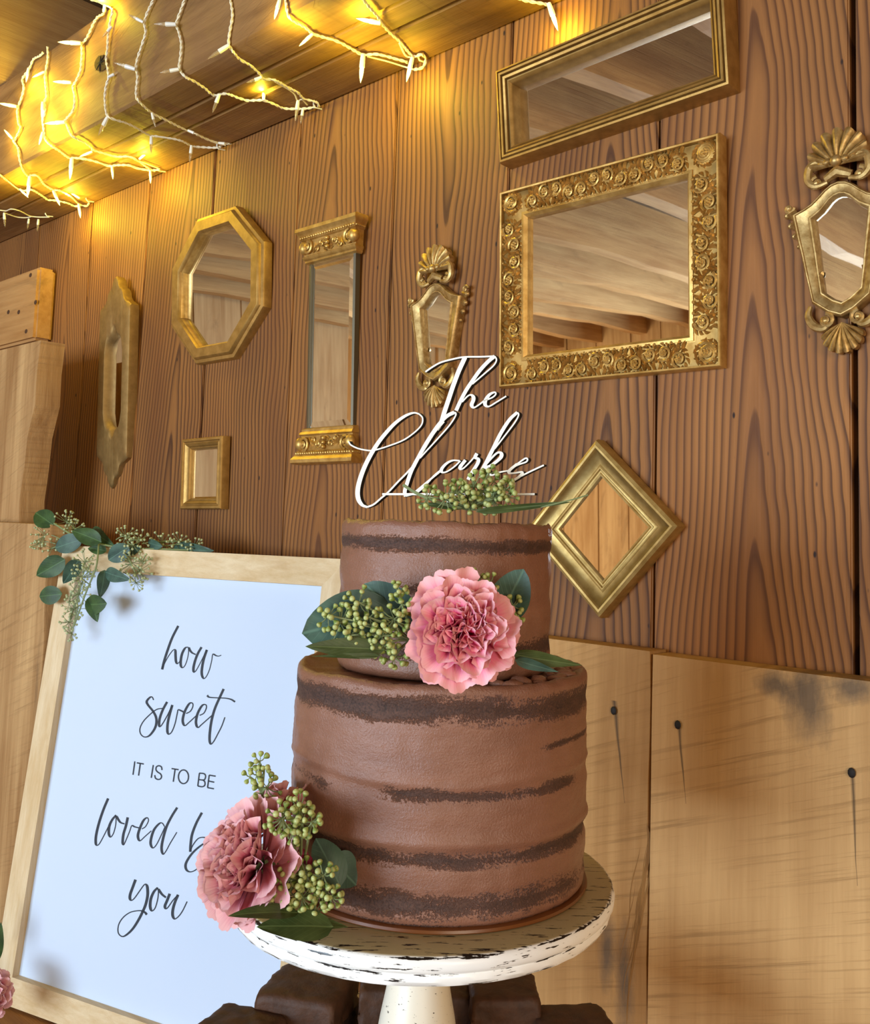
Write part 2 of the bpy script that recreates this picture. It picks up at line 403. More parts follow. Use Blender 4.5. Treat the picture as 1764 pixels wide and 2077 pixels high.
def distressed(name, base, thr=.63, top_shade=None):
    n = NT(name); co = n.obj(); x, y, z = n.xyz(co)
    a = n.math('ARCTAN2', y, x); r = n.math('SQRT', n.math('ADD', n.math('MULTIPLY', x, x), n.math('MULTIPLY', y, y)))
    # crackle on the flat top runs across the board, on the rim it follows the turning
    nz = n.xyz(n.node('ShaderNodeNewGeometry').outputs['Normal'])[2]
    top = n.noise(n.mapping(n.mapping(co, (1, 1, 1), None, (0, 0, -.761)), (38, 360, 10)), 1.0, 4, .6)
    sx = n.math('MULTIPLY', n.math('COSINE', a), 7); sy = n.math('MULTIPLY', n.math('SINE', a), 7)
    rim = n.noise(n.comb(sx, sy, n.math('MULTIPLY', z, 620)), 1.0, 5, .62)
    rag = n.noise(co, 420, 3, .6)
    edge_z = n.attr('edge')[2]
    f = n.node('ShaderNodeMix', data_type='FLOAT'); n.set(f.inputs[0], n.ramp(nz, [(.75, 0), (.9, 1)])); n.set(f.inputs[2], rim); n.set(f.inputs[3], n.math('ADD', top, .018))
    v = n.math('ADD', f.outputs[0], n.math('MULTIPLY', n.math('SUBTRACT', rag, .5), .07))
    geo = n.node('ShaderNodeNewGeometry').outputs['Pointiness']
    for zi, hw, am in ((-.0010, .0011, .17), (-.0112, .0008, .13), (-.0175, .0012, .08)):
        e = n.math('SUBTRACT', 1.0, n.math('DIVIDE', n.math('ABSOLUTE', n.math('SUBTRACT', z, zi)), hw), clamp=True)
        e = n.math('MULTIPLY', e, n.math('GREATER_THAN', r, .128))
        v = n.math('ADD', v, n.math('MULTIPLY', e, am))
    m = n.ramp(v, [(thr, 0), (thr+.015, 1)])
    base = n.mix(n.ramp(nz, [(.80, 0), (.97, 1)]), base, top_shade or base)  # upward faces painted tan, standing in for shade and warm bounce
    col = n.mix(m, base, srgb(30, 22, 18))
    n.bump(n.math('MULTIPLY', m, -1), .5, .0008)
    return n.out(col, .32, 0, .5)
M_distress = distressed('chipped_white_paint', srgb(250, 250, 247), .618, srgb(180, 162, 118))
M_stemw = distressed('chipped_white_paint_stem', srgb(232, 224, 206), .66)

# ------------------------------------------------------------------ the barn room
YB = 0.90                                     # face of the plank wall
XL, XR, YF, HC = -3.6, 2.4, -3.0, 2.56
def wallbox(name, a, b, mat):
    m = MB(); m.box(a, b); return tag(mk(name, m, mat, smooth=False), kind='structure')
floor = wallbox('floor', (XL-.1, YF-.1, -.05), (XR+.1, YB+.1, 0), M_floor)
ceiling = wallbox('ceiling', (XL-.1, YF-.1, HC), (XR+.1, YB+.1, HC+.05), M_ceil)
def pierced(name, mk_boxes, mat):
    m = MB()
    for a, b in mk_boxes: m.box(a, b)
    return tag(mk(name, m, mat, smooth=False), kind='structure')
wall_left = pierced('wall_left', [((XL-.08, YF, 0), (XL, YB, .95)), ((XL-.08, YF, 1.85), (XL, YB, HC)), ((XL-.08, YF, .95), (XL, -2.0, 1.85)), ((XL-.08, -1.2, .95), (XL, YB, 1.85))], M_roomwall)  # opening in this wall is made up to go with the left fill
wall_right = pierced('wall_right', [((XR, YF, 0), (XR+.08, YB, 1.25)), ((XR, YF, 2.2), (XR+.08, YB, HC)),
                                    ((XR, YF, 1.25), (XR+.08, -1.5, 2.2)), ((XR, -.3, 1.25), (XR+.08, YB, 2.2))], M_roomwall)
wall_front = pierced('wall_front', [((XL, YF-.08, 0), (-2.25, YF, HC)), ((.4, YF-.08, 0), (XR, YF, HC)), ((-2.25, YF-.08, 2.1), (.4, YF, HC))], M_roomwall)
wall_back = wallbox('wall_back', (XL, YB+.026, 0), (XR, YB+.09, HC), M_dark)
# boards of the side and front walls (seen in the mirrors)
def boards(parent, fixed, a0, a1, axis, hs):
    p = a0
    while p < a1-.02:
        w = min(random.uniform(.18, .26), a1-p); m = MB()
        q = random.uniform(0, .008)
        z0, z1 = hs(p, p+w)
        if z1-z0 > .05:
            if axis == 'y': m.box((fixed-.0+0.0, p+.004, z0), (fixed+.014+q, p+w-.004, z1))
            else: m.box((p+.004, fixed, z0), (p+w-.004, fixed+.014+q, z1))
            mk('board', m, M_roomwall, parent, False)
        p += w
boards(wall_left, XL, YF, -2.0, 'y', lambda a, b: (0, HC)); boards(wall_left, XL, -2.0, -1.2, 'y', lambda a, b: (0, .95)); boards(wall_left, XL, -1.2, YB, 'y', lambda a, b: (0, HC))
boards(wall_front, YF, XL, -2.25, 'x', lambda a, b: (0, HC))
boards(wall_front, YF, .4, XR, 'x', lambda a, b: (0, HC))
# wall planks behind the display
EDGES = [XL, -3.36, -3.12, -2.88, -2.61, -2.37, -2.107, -1.859, -1.634, -1.415, -1.174, -.954, -.7430, -.5275, -.3155, -.09, .13, .36, .58, .83, 1.05, 1.3, 1.52, 1.75, 1.98, 2.2, XR]
GAPS = {-.3155: .0062, -1.415: .004, -.5275: .003, -.954: .0026, -1.859: .0026}
SPEC = {-.5275: (.004, 7.5, .0), -.743: (.055, 6.5, .06), -.954: (.01, -5.0, .05), -1.174: (-.02, 7.0, .05), -1.415: (-.22, 2.0, .02),
        -.3155: (-.3, 3.0, .05), -1.634: (.03, 6.0, .08), -1.859: (.16, 3, .05), -2.107: (.02, 5, .25), -2.37: (.05, 5, .3)}
for i in range(len(EDGES)-1):
    a, b = EDGES[i], EDGES[i+1]
    ga, gb = GAPS.get(a, .0014)/2, GAPS.get(b, .0014)/2
    m = MB(); pr = random.uniform(-.0012, .0008)
    m.box((a+ga, YB+pr, 0), (b-gb, YB+.03, HC), .0016)
    o = mk('plank', m, M_plank, wall_back, True, origin=((a+b)/2, YB, EYE))
    pi_, ta, to = SPEC.get(a, (random.uniform(-.15, .15), random.choice((-1, 1))*random.uniform(3, 7), random.uniform(0, .2)))
    o['pith'] = pi_; o['taper'] = ta; o['tone'] = to
# ceiling joists, square to the plank wall, their rough lower edges uneven
JX = [-3.45, -3.16, -2.85, -2.53, -2.22, -1.90, -1.42, -1.10, -.78, -.45, -.12, .22, .55, .9, 1.25, 1.6, 1.95]
for jx in JX:
    w = random.uniform(.05, .065); n = 22; vs = []; fs = []
    ph = random.uniform(0, 9)
    for i in range(n+1):
        y = YF+.002 + (YB-.004-YF)*i/n
        dz = .012*math.sin(i*.55+ph)+random.uniform(-.006, .006) if y < .60 else 0
        dx = .008*math.sin(i*.4+ph*2)
        zb = EYE+.845+ (dz if dz > 0 else dz*1.2)
        for (x, z) in ((jx-w/2+dx, HC), (jx-w/2+dx, zb), (jx+w/2+dx, zb+random.uniform(-.002, .002)), (jx+w/2+dx, HC)): vs.append((x, y, z))
    for i in range(n):
        for k in range(3): fs.append((i*4+k, (i+1)*4+k, (i+1)*4+k+1, i*4+k+1))
    fs += [(0, 1, 2, 3), tuple(n*4+k for k in (3, 2, 1, 0))]
    m = MB(); m.add(vs, fs); mk('joist', m, M_joist, ceiling, False)

# ------------------------------------------------------------------ overhead beam along the wall
ZB = EYE+.65; ZT = EYE+.845; YFB = .709
beam = tag(empty('ceiling_beam', (-1.0, .8, ZB)), 'long hewn timber beam overhead along the plank wall, carrying the fairy lights', 'beam')
for (y0, y1, zt) in ((YFB, .772, ZT), (.7745, .815, ZT-.01), (.8175, YB-.002, ZT-.01)):
    n = 60; vs = []; fs = []; z0 = ZB
    for i in range(n+1):
        x = XL+.01+(XR-XL-.02)*i/n
        j = lambda s: noise.noise((x*3.1, s*7.7, y0*40))*.0035
        for (y, z) in ((y0, z0+.004+j(1)*.5), (y0+.004, z0+j(1)*.5), (y1-.002, z0+j(2)*.4), (y1, z0+.002), (y1, zt), (y0+.004, zt+j(3)), (y0, zt-.005+j(3))): vs.append((x, y+ (j(5) if y < y0+.002 and y0 == YFB else 0), z))
    for i in range(n):
        for k in range(7): fs.append((i*7+k, (i+1)*7+k, (i+1)*7+(k+1)%7, i*7+(k+1)%7))
    fs += [tuple(range(7)), tuple(n*7+k for k in range(6, -1, -1))]
    m = MB(); m.add(vs, fs); mk('timber', m, M_beam, beam, True)

M_knot = simple('dark_knot', srgb(74, 50, 28), .8, 0, .2, 120, .4)
r_ = ray(205, 128); kp = CAM + r_*((YFB-.0005)/r_.y); m = MB()
m.ball(kp, .017, 16, 8, Matrix.Rotation(.35, 3, 'Y'), (1.5, .06, .8)); mk('knot', m, M_knot, beam)
m = MB()
for i in range(7):
    a = i*.9; L_ = .012+.005*(i % 3); m.tube([kp+Vector((0, -.0014, 0)), kp+Vector((L_*.6*math.cos(a)+.002, -.0014, L_*.5*math.sin(a))), kp+Vector((L_*1.2*math.cos(a+.2), -.0006, L_*.8*math.sin(a+.2)))], [.0012, .0009, .0003], 5)
mk('knot_check', m, M_dark, beam)

# ------------------------------------------------------------------ rough slab boards standing against the wall
ZTAB = EYE-.725
def slab_board(name, x0, x1, ytop, yf, yb, mat, label, cat='board', origin=None, tslope=0.0, live=None, z0=.002, grp=None, seg=30):
    """board outline in x/z with an uneven edge, extruded front to back"""
    n = seg; L = []; Rr = []
    for i in range(n+1):
        t = i/n; z = z0+(ytop-z0)*t
        f = 0.0
        if live: f = live(z)
        L.append((x0+noise.noise((x0*9, z*9, 1))*.0015, z)); Rr.append((x1+f+noise.noise((x1*9, z*14, 2))*.0025, z))
    L[-1] = (L[-1][0], ytop); Rr[-1] = (Rr[-1][0], ytop+tslope)
    vs = []; fs = []
    for (a, b) in zip(L, Rr):
        vs += [(a[0], yf, a[1]), (b[0], yf, b[1]), (b[0]+.001, yf+.003, b[1]), (b[0]+.002, yb, b[1]), (a[0], yb, a[1])]
    for i in range(n):
        for k in range(5): fs.append((i*5+k, i*5+(k+1)%5, (i+1)*5+(k+1)%5, (i+1)*5+k))
    fs += [tuple(range(4, -1, -1)), tuple(n*5+k for k in range(5))]
    m = MB(); m.add(vs, fs)
    root = tag(empty(name, (x0*.5+x1*.5, yf, z0)), label, cat, grp)
    mk('face', m, mat, root, True, origin=origin or (x0*.5+x1*.5, yf, z0))
    return root
YS = .868
def SP(px, py): return on_wall(px, py, YS)
tr = SP(1331, 1325.6); nl = [SP(1246, 1441), SP(1378, 1469), SP(1730, 1566)]
seam = SP(1318, 1700).x
org_l = (seam-.13, YS, ZTAB); org_r = (seam+.14, YS, ZTAB)
def rel(p, o): return (p.x-o[0], p.z-o[2])
a = rel(nl[0], org_l); b = rel(nl[1], org_r); c = rel(nl[2], org_r)
bl1 = rel(SP(1640, 1410), org_r); bl2 = rel(SP(1580, 1390), org_r); bl3 = rel(SP(1230, 1930), org_l); bl4 = rel(SP(1268, 1990), org_l)
M_slab_a = rough_wood('pale_slab_a', 2, srgb(202, 156, 98), srgb(166, 120, 68), srgb(110, 82, 54), .45, .8, .35,
                      nail_extra([(a[0], a[1]+.008, .10, .14, .004)], [(bl3[0], bl3[1], .012, .05), (bl4[0], bl4[1], .014, .06)]))
M_slab_b = rough_wood('pale_slab_b', 2, srgb(220, 176, 118), srgb(188, 142, 88), srgb(160, 126, 88), .5, .8, .25,
                      nail_extra([(b[0], b[1], .075, .12, .0030), (c[0], c[1], .095, .04, .0030)], [(bl1[0], bl1[1], .030, .052), (bl2[0], bl2[1], .028, .016), (bl1[0]+.04, bl1[1]+.012, .03, .018)]))
ss = (SP(1322, 1500).x, SP(1312, 2000).x)
slabA = slab_board('slab_board', -.80, seam-.0022, tr.z+.0015, YS, YB-.003, M_slab_a, 'narrow rough-sawn pale slab behind the cake stand, dark knot streak along its right edge',
                   origin=org_l, z0=ZTAB-.70, live=lambda z: .0012*math.sin(z*40), grp='rough pale slab boards')
slabB = slab_board('slab_board', seam+.0012, .62, tr.z-.001, YS-.002, YB-.003, M_slab_b, 'wide rough-sawn pale slab at the lower right with grey weathered top and two rusty nails',
                   origin=org_r, z0=ZTAB-.70, tslope=.002, grp='rough pale slab boards')
for p, par in zip(nl, (slabA, slabB, slabB)):
    m = MB(); m.ball((p.x, YS-.002 - (.002 if par is slabB else 0), p.z), .0036, 8, 5, None, (1, .35, 1.25)); mk('nail', m, M_burnt, par)
# live edge strip on slab A: ridge of bark-brown fibres by the seam
m = MB()
pl = [SP(x, y) for x, y in ((1300, 1640), (1306, 1700), (1300, 1760), (1288, 1830), (1276, 1900), (1262, 1980), (1256, 2060), (1252, 2120))]
for k in range(13):
    off = random.uniform(-.007, .011); i0_ = random.randint(0, 12); i1_ = random.randint(16, 29); P = spline(pl, 4)[i0_:i1_]; rr = random.uniform(.0007, .0021)
    m.tube([(p.x+off+.004*noise.noise((k*7.1, p.z*22, 0)), YS+.0006, p.z) for p in P], [rr*(.25+.75*math.sin(PI*(i+.5)/len(P)))*(1+.5*noise.noise((k, p.z*90, 3))) for i, p in enumerate(P)], 5)
mk('bark_edge', m, rough_wood('bark_fibre', 2, srgb(176, 130, 74), srgb(116, 80, 44), srgb(70, 48, 30), 0, 3, .7), slabA)
# left side: end of a mounted timber block, a tall slab and a lower slab
blk = tag(empty('timber_block', (-2.6, .88, EYE+.45)), 'short light timber block fixed high on the wall at the far left, square end showing', 'block')
m = MB(); m.box((-3.3, .858, EYE+.372), (-2.004, YB-.003, EYE+.531), .006)
mk('block_body', m, rough_wood('block_wood', 0, srgb(200, 152, 96), srgb(166, 116, 64), srgb(80, 54, 32), 0, 1.2, .5), blk, True, origin=(-2.1, .858, EYE+.45))
for q in ((62, 558), (72, 613), (38, 633), (17, 633), (53, 672)):
    p = on_wall(q[0], q[1], .858); m = MB(); m.ball((p.x, .858, p.z), .0055, 10, 6, None, (1.3, .12, .9)); mk('knot', m, simple('knot_brown_%d' % q[1], srgb(74, 46, 26), .7), blk)
YV = .745; a_, b_ = on_wall(83, 690, YV), on_wall(36, 1062, YV)
slab_board('slab_board', a_.x-.30, a_.x, a_.z, YV, YV+.045, M_slab_l, 'tall pale slab standing at the far left edge below the timber block',
           live=lambda z: (a_.z-z)/(a_.z-b_.z)*(b_.x-a_.x)+.006*math.sin(z*23) - .004*math.sin(z*51), z0=.05, grp='rough pale slab boards')
YW = .735; c_ = on_wall(101, 1064, YW-.03); d_ = on_wall(70, 1600, YW-.03)
slab_board('slab_board', c_.x-.33, c_.x, c_.z, YW-.03, YW+.005, M_slab_l, 'lower pale slab at the left edge, directly behind the framed sign',
           live=lambda z: (c_.z-z)/(c_.z-d_.z)*(d_.x-c_.x)*.8+.004*math.sin(z*31), z0=.05, grp='rough pale slab boards')

# ------------------------------------------------------------------ table
tab = tag(empty('table', (-.7, .4, 0)), 'brown wooden table under the sign and the cake stand', 'table')
yy = [.17, .31, .45, .59, .72, .86]
for y0, y1 in zip(yy[:-1], yy[1:]):
    m = MB(); m.box((-2.1, y0+.001, ZTAB-.032), (.7, y1-.001, ZTAB), .002); mk('tabletop_board', m, M_table, tab, True)
for x in (-2.0, .6):
    for y in (.23, .80):
        m = MB(); m.box((x-.035, y-.035, 0), (x+.035, y+.035, ZTAB-.032), .004); mk('leg', m, M_table, tab, True)
m = MB(); m.box((-1.96, .25, ZTAB-.11), (.56, .275, ZTAB-.033)); m.box((-1.96, .77, ZTAB-.11), (.56, .795, ZTAB-.033)); mk('apron', m, M_table, tab, False)

# ------------------------------------------------------------------ framed sign leaning back on the wall
HH = bl((.962, 0, .273)).normalized(); UU = bl((-.02, .992, .117)); UU = (UU-HH*UU.dot(HH)).normalized(); NN = HH.cross(UU)   # NN points into the room
S0 = on_wall(690, 1133, .87)
if NN.dot(CAM-S0) < 0: NN = -NN
sign = tag(empty('framed_sign', S0+HH*-.26+UU*-.683), 'white lettered sign in a pale pine frame leaning on the wall', 'sign')
def sp(s, t, w): return S0+HH*s+UU*t+NN*w
SL, SR, ST, SB, FW = -.530, .018, -.001, -.679, .0385
def rail(p, name, mat):
    """mitred rail: four front corners (outer, outer, inner, inner)"""
    m = MB(); vs = []
    for w in (-.012, .008): vs += [sp(s, t, w) for s, t in p]
    m.add(vs, [(0,1,2,3), (7,6,5,4), (0,4,5,1), (1,5,6,2), (2,6,7,3), (3,7,4,0)])
    o = mk(name, m, mat, sign, False)
    return o
i0, i1, j0, j1 = SL+FW, SR-FW, ST-FW, SB+FW
rail([(SL, ST), (SR, ST), (i1, j0), (i0, j0)], 'frame_rail', M_pine)
rail([(SL, SB), (SR, SB), (i1, j1), (i0, j1)], 'frame_rail', M_pine)
rail([(SL, ST), (SL, SB), (i0, j1), (i0, j0)], 'frame_rail', M_pine_v)
rail([(SR, ST), (SR, SB), (i1, j1), (i1, j0)], 'frame_rail', M_pine_v)
m = MB(); vs = [sp(s, t, w) for w in (-.010, -.004) for s, t in ((SL+.02, ST-.02), (SR-.02, ST-.02), (SR-.02, SB+.02), (SL+.02, SB+.02))]
m.add(vs, [(0,1,2,3), (7,6,5,4), (0,4,5,1), (1,5,6,2), (2,6,7,3), (3,7,4,0)]); mk('card', m, M_paper, sign, False)
PS = sp(0, 0, -.0036)

def ribbon(pts, wmin, wmax, n=9, const=None, ends=True):
    """pen stroke: wide where the pen moves down the picture; returns left/right outlines (photo pixels)"""
    P = spline([Vector((x, y)) for x, y in pts], n); L = []; R_ = []; W_ = []
    for i, p in enumerate(P):
        d = P[min(i+1, len(P)-1)]-P[max(i-1, 0)]
        d = d.normalized() if d.length > 1e-9 else Vector((0, 1))
        w = const if const else wmin+(wmax-wmin)*max(0, d.y)**1.4
        W_.append(w)
    sm = [sum(W_[max(0, i-3):i+4])/len(W_[max(0, i-3):i+4]) for i in range(len(W_))]
    for i, p in enumerate(P):
        d = P[min(i+1, len(P)-1)]-P[max(i-1, 0)]; d = d.normalized() if d.length > 1e-9 else Vector((0, 1))
        nn = Vector((-d.y, d.x))*sm[i]*.5; L.append(p+nn); R_.append(p-nn)
    return L, R_
def ink(strokes, wmin, wmax, const=None):
    m = MB()
    for st in strokes:
        L, R_ = ribbon(st, wmin, wmax, 8, const)
        vs = [on_plane(p.x, p.y, PS, NN) for pr in zip(L, R_) for p in pr]
        m.add(vs, [(2*i, 2*i+1, 2*i+3, 2*i+2) for i in range(len(L)-1)])
    return m
def word(strokes, wmin=1.7, wmax=5.0, const=None):
    o = mk('lettering', ink(strokes, wmin, wmax, const), M_ink, sign, False); return o
K = 11.025; q = lambda *p: Z(310, 1250, K, p)
word([q((565,215),(430,480),(330,750),(250,1000),(205,1190)), q((205,1190),(230,1110),(330,920),(420,790),(470,745),(500,770),(505,900),(515,1010),(545,1060),(600,1010)),
      q((790,690),(720,710),(650,840),(620,1000),(625,1110),(665,1150),(720,1090),(770,950),(795,800),(790,690)), q((800,700),(830,765),(880,820),(955,855)),
      q((1085,690),(1000,840),(940,1000),(905,1150),(910,1240),(940,1240),(990,1170),(1090,980),(1200,750)),
      q((1205,750),(1140,940),(1100,1130),(1090,1290),(1130,1390),(1190,1350),(1260,1200),(1310,1000),(1330,870),(1350,845),(1410,880),(1470,890),(1525,870))])
K = 8.018; q = lambda *p: Z(270, 1380, K, p)
word([q((330,320),(310,275),(275,275),(220,340),(240,400),(320,500),(370,600),(375,700),(340,800),(260,900),(180,920),(120,870),(110,780),(170,660),(300,530),(390,470),(480,455)),
      q((550,350),(480,480),(430,620),(420,730),(440,750),(480,700),(560,560),(635,400)), q((635,400),(590,560),(560,700),(555,830),(580,875),(630,830),(680,700),(715,540),(730,480),(770,490),(820,515)),
      q((860,540),(930,500),(970,420),(960,370),(910,380),(840,500),(805,630),(815,710),(845,735),(900,690),(1030,570)),
      q((1080,570),(1150,530),(1190,440),(1175,395),(1120,410),(1050,530),(1020,660),(1030,740),(1060,765),(1110,720),(1280,570)),
      q((1470,140),(1400,290),(1330,450),(1280,620),(1250,800),(1240,960),(1260,1035),(1310,990),(1380,860),(1440,740),(1490,600)),
      q((1200,245),(1240,275),(1370,285),(1500,290),(1590,310),(1655,350))], 2.2, 5.0)
K = 8.82; q = lambda *p: Z(250, 1520, K, p)
ell = [(1075+90*math.cos(t*PI/8)-6*math.sin(t*PI/8), 490+122*math.sin(t*PI/8)+8*math.cos(t*PI/8)) for t in range(17)]
word([q((205,215),(172,455)), q((240,240),(365,262)), q((303,250),(272,470)), q((535,280),(498,510)),
      q((690,370),(680,315),(635,293),(590,315),(585,370),(620,410),(660,435),(682,480),(665,525),(620,538),(575,515),(560,460)),
      q((862,343),(988,363)), q((925,355),(892,580)), q(*ell), q((1360,425),(1330,655)), q((1358,425),(1440,435),(1470,475),(1455,535),(1420,548),(1345,540)),
      q((1420,548),(1455,580),(1455,640),(1410,668),(1330,655)), q((1535,460),(1505,685)), q((1535,460),(1650,480)), q((1520,565),(1625,588)), q((1505,685),(1620,705))], 0, 0, 2.7)
K = 6.785; q = lambda *p: Z(180, 1610, K, p)
word([q((265,65),(200,220),(140,400),(100,570),(95,680),(115,710),(150,680),(210,570),(270,450)), q((375,295),(320,360),(280,450),(275,550),(300,595),(340,540),(370,420),(375,300)),
      q((380,310),(430,390),(490,415)), q((535,325),(510,440),(475,560),(465,670),(480,700),(510,640),(560,520),(590,440),(630,455),(690,470)),
      q((730,485),(780,450),(820,370),(800,330),(750,370),(700,480),(675,570),(685,630),(710,645),(770,590),(860,510)),
      q((1040,450),(1010,405),(970,410),(900,490),(860,600),(850,690),(880,745),(930,700),(1000,560),(1050,450)),
      q((1215,190),(1140,310),(1070,450),(1020,620),(1000,750),(1020,830),(1060,790),(1120,680),(1210,530))], 2.0, 5.2)
word([q((1555,260),(1480,400),(1420,560),(1400,700),(1395,800)), q((1395,790),(1430,710),(1500,620),(1570,600),(1630,620),(1640,660),(1560,700),(1450,790),(1370,890),(1330,980),(1345,1050),(1400,1075),(1480,1040),(1560,940),(1620,820))], 2.2, 5.2)
K = 9.8; q = lambda *p: Z(220, 1770, K, p)
word([q((535,140),(480,290),(430,430),(425,520),(460,550),(520,500),(620,360),(700,250),(740,235),(770,290),(775,450),(740,620),(680,770),(600,930),(500,1090),(400,1200),(290,1270),(210,1230),(185,1140),(210,1010),(300,880),(430,790),(560,760),(660,760),(720,790),(760,835)),
      q((975,300),(900,380),(840,520),(825,660),(845,745),(880,755),(930,690),(975,530),(990,380),(975,300)), q((990,330),(1060,430),(1140,495)),
      q((1215,420),(1160,560),(1120,660),(1135,715),(1180,690),(1280,550),(1380,440)), q((1380,440),(1310,610),(1275,750),(1275,860),(1315,920),(1390,870),(1470,760),(1560,575))], 2.2, 5.6)

# ------------------------------------------------------------------ fairy lights draped over the beam
lights = tag(empty('string_lights', (-1.2, .75, ZB)), 'white-wired fairy lights draped in loops over the overhead beam, some bulbs lit yellow', 'string lights')
def drape(px, py, lift=.005):
    r = ray(px, py); p = CAM + r*((YFB-lift)/r.y)
    if p.z < ZB-lift: p = CAM + r*((ZB-lift-EYE)/r.z)
    if p.y > YB-.01: p = CAM + r*((YB-.010)/r.y)
    return p
def wire(segs, twin=True):
    pts = []
    for s in segs: pts += s
    P = spline([drape(x, y) for x, y in pts], 5)
    m = MB()
    if twin:
        A = []; B = []; d = 0
        for i, p in enumerate(P):
            if i: d += (p-P[i-1]).length
            t = (P[min(i+1, len(P)-1)]-P[max(i-1, 0)])
            t = t.normalized() if t.length > 1e-8 else Vector((0, 0, 1))
            e1 = t.orthogonal().normalized(); e1 = (Vector((0, 1, 0))-t*t.y); e1 = e1.normalized() if e1.length > .1 else t.orthogonal().normalized(); e2 = t.cross(e1)
            o = (e1*math.cos(d*330)+e2*math.sin(d*330))*.0011; A.append(p+o); B.append(p-o)
        m.tube(A, .00125, 5); m.tube(B, .00125, 5)
    else: m.tube(P, .0013, 5)
    mk('wire', m, M_wire, lights)
R1 = lambda *p: Z(0, 0, 7.99, p); R2 = lambda *p: Z(0, 240, 7.99, p); R3 = lambda *p: Z(160, 0, 7.99, p); R4 = lambda *p: Z(160, 180, 7.99, p)
R5 = lambda *p: Z(340, 0, 7.99, p); R6 = lambda *p: Z(340, 160, 5.5125, p); R7 = lambda *p: Z(520, 0, 4.9, p)
wire([R1((700,850),(640,905),(540,960),(480,1100),(410,1200),(360,1290),(385,1420),(350,1580),(290,1740),(280,1830),(300,2000)), R2((330,150),(250,330),(220,370),(290,480),(310,640),(360,820),(440,930),(500,920),(600,930),(660,1000),(720,1080),(860,1160),(960,1170),(1150,1270),(1280,1390),(1400,1420),(1440,1370))])
wire([R1((770,760),(775,930),(740,1150),(730,1250),(740,1400),(750,1560),(720,1650),(725,1800),(690,1940)), R2((700,130),(720,300),(760,380),(850,460),(960,530),(1110,640),(1200,640),(1400,665)), R4((0,1120),(150,1150),(300,1190),(480,1250),(600,1240),(800,1240),(950,1290),(1150,1320),(1300,1310))])
wire([R3((430,60),(410,210),(310,270),(240,370),(170,530),(110,640),(50,720),(50,850),(40,1000)), R1((1300,1150),(1220,1330),(1180,1400),(1210,1600),(1180,1790),(1070,1930)), R2((1060,50),(1130,230),(1200,310),(1400,410),(1500,500)), R4((220,990),(380,1040),(600,1100),(800,1100),(950,1165),(1130,1290),(1230,1330))])
wire([R4((950,1165),(1050,1200),(1180,1250),(1310,1300))], False)
wire([R3((200,0),(270,10),(400,70),(540,150),(520,280),(490,440),(470,610),(460,800),(440,960),(470,1150),(480,1260),(440,1400),(420,1600),(450,1850),(550,1930),(750,1990)), R4((940,640),(1150,760),(1250,770)), R6((130,685),(270,750),(400,765),(540,770),(600,755))])
wire([R3((1230,-60),(1200,10),(1110,200),(1060,370),(1080,520),(1030,700),(940,980),(930,1120),(950,1250),(930,1450),(940,1600),(1050,1720),(1180,1830),(1290,1890)), R6((0,470),(200,570),(300,610),(450,680),(600,730),(650,735))])
wire([R5((300,-60),(270,10),(190,230),(140,390),(180,520),(220,700),(210,900),(190,1100),(280,1240),(430,1320),(600,1430),(740,1540),(950,1520),(1150,1590),(1300,1630)), R6((1060,240),(1180,280),(1300,330),(1440,335),(1560,330),(1650,310))])
wire([R5((1015,-60),(1020,10),(1050,250),(1010,500),(990,700),(1060,840),(1180,970),(1340,1060),(1500,1210)), R6((1060,0),(1200,15),(1350,100),(1450,150),(1520,220),(1660,260),(1690,310))])
wire([R6((1200,30),(1400,150),(1450,240),(1500,230),(1560,290))], False)
wire([R7((290,-40),(290,0),(310,130),(350,200),(480,270),(570,340),(800,410),(950,490),(1060,545),(1200,540),(1400,590),(1500,620))])
wire([R7((1100,560),(1300,610),(1460,660),(1560,690))], False)
wire([R7((1020,-50),(1060,0),(1200,160),(1240,230),(1330,330),(1430,420),(1530,540),(1580,560),(1640,540),(1680,590),(1650,670),(1570,690))])
wire([R7((1420,430),(1480,550),(1540,570))], False)
wire([[(1030, -12), (1060, 0), (1085, 5), (1110, 10), (1118, 22)]])
wire([R2((-60,870),(0,920),(130,1020),(300,1150),(400,1170),(520,1160),(700,1270),(770,1320),(880,1330),(1080,1370),(1200,1420),(1280,1420))])
wire([R2((-60,1500),(0,1490),(100,1500),(180,1470),(320,1500),(480,1580),(620,1600),(800,1600))], False)
wire([R2((60,1530),(150,1560),(280,1600),(420,1610),(520,1590))], False)
for hk in (R2((1450,1350)), R4((1330,1340)), R6((590,790)), R6((1670,330)), R7((1640,610)), R2((790,1590))):
    p = drape(*hk[0]); m = MB(); m.tube([p+Vector((0, .009, .002)), p+Vector((0, -.004, 0)), p+Vector((.001, -.008, .003)), p+Vector((.001, -.008, .008))], .0013, 6)
    mk('hook', m, M_socket, lights)
SOCK = None; BULB = None
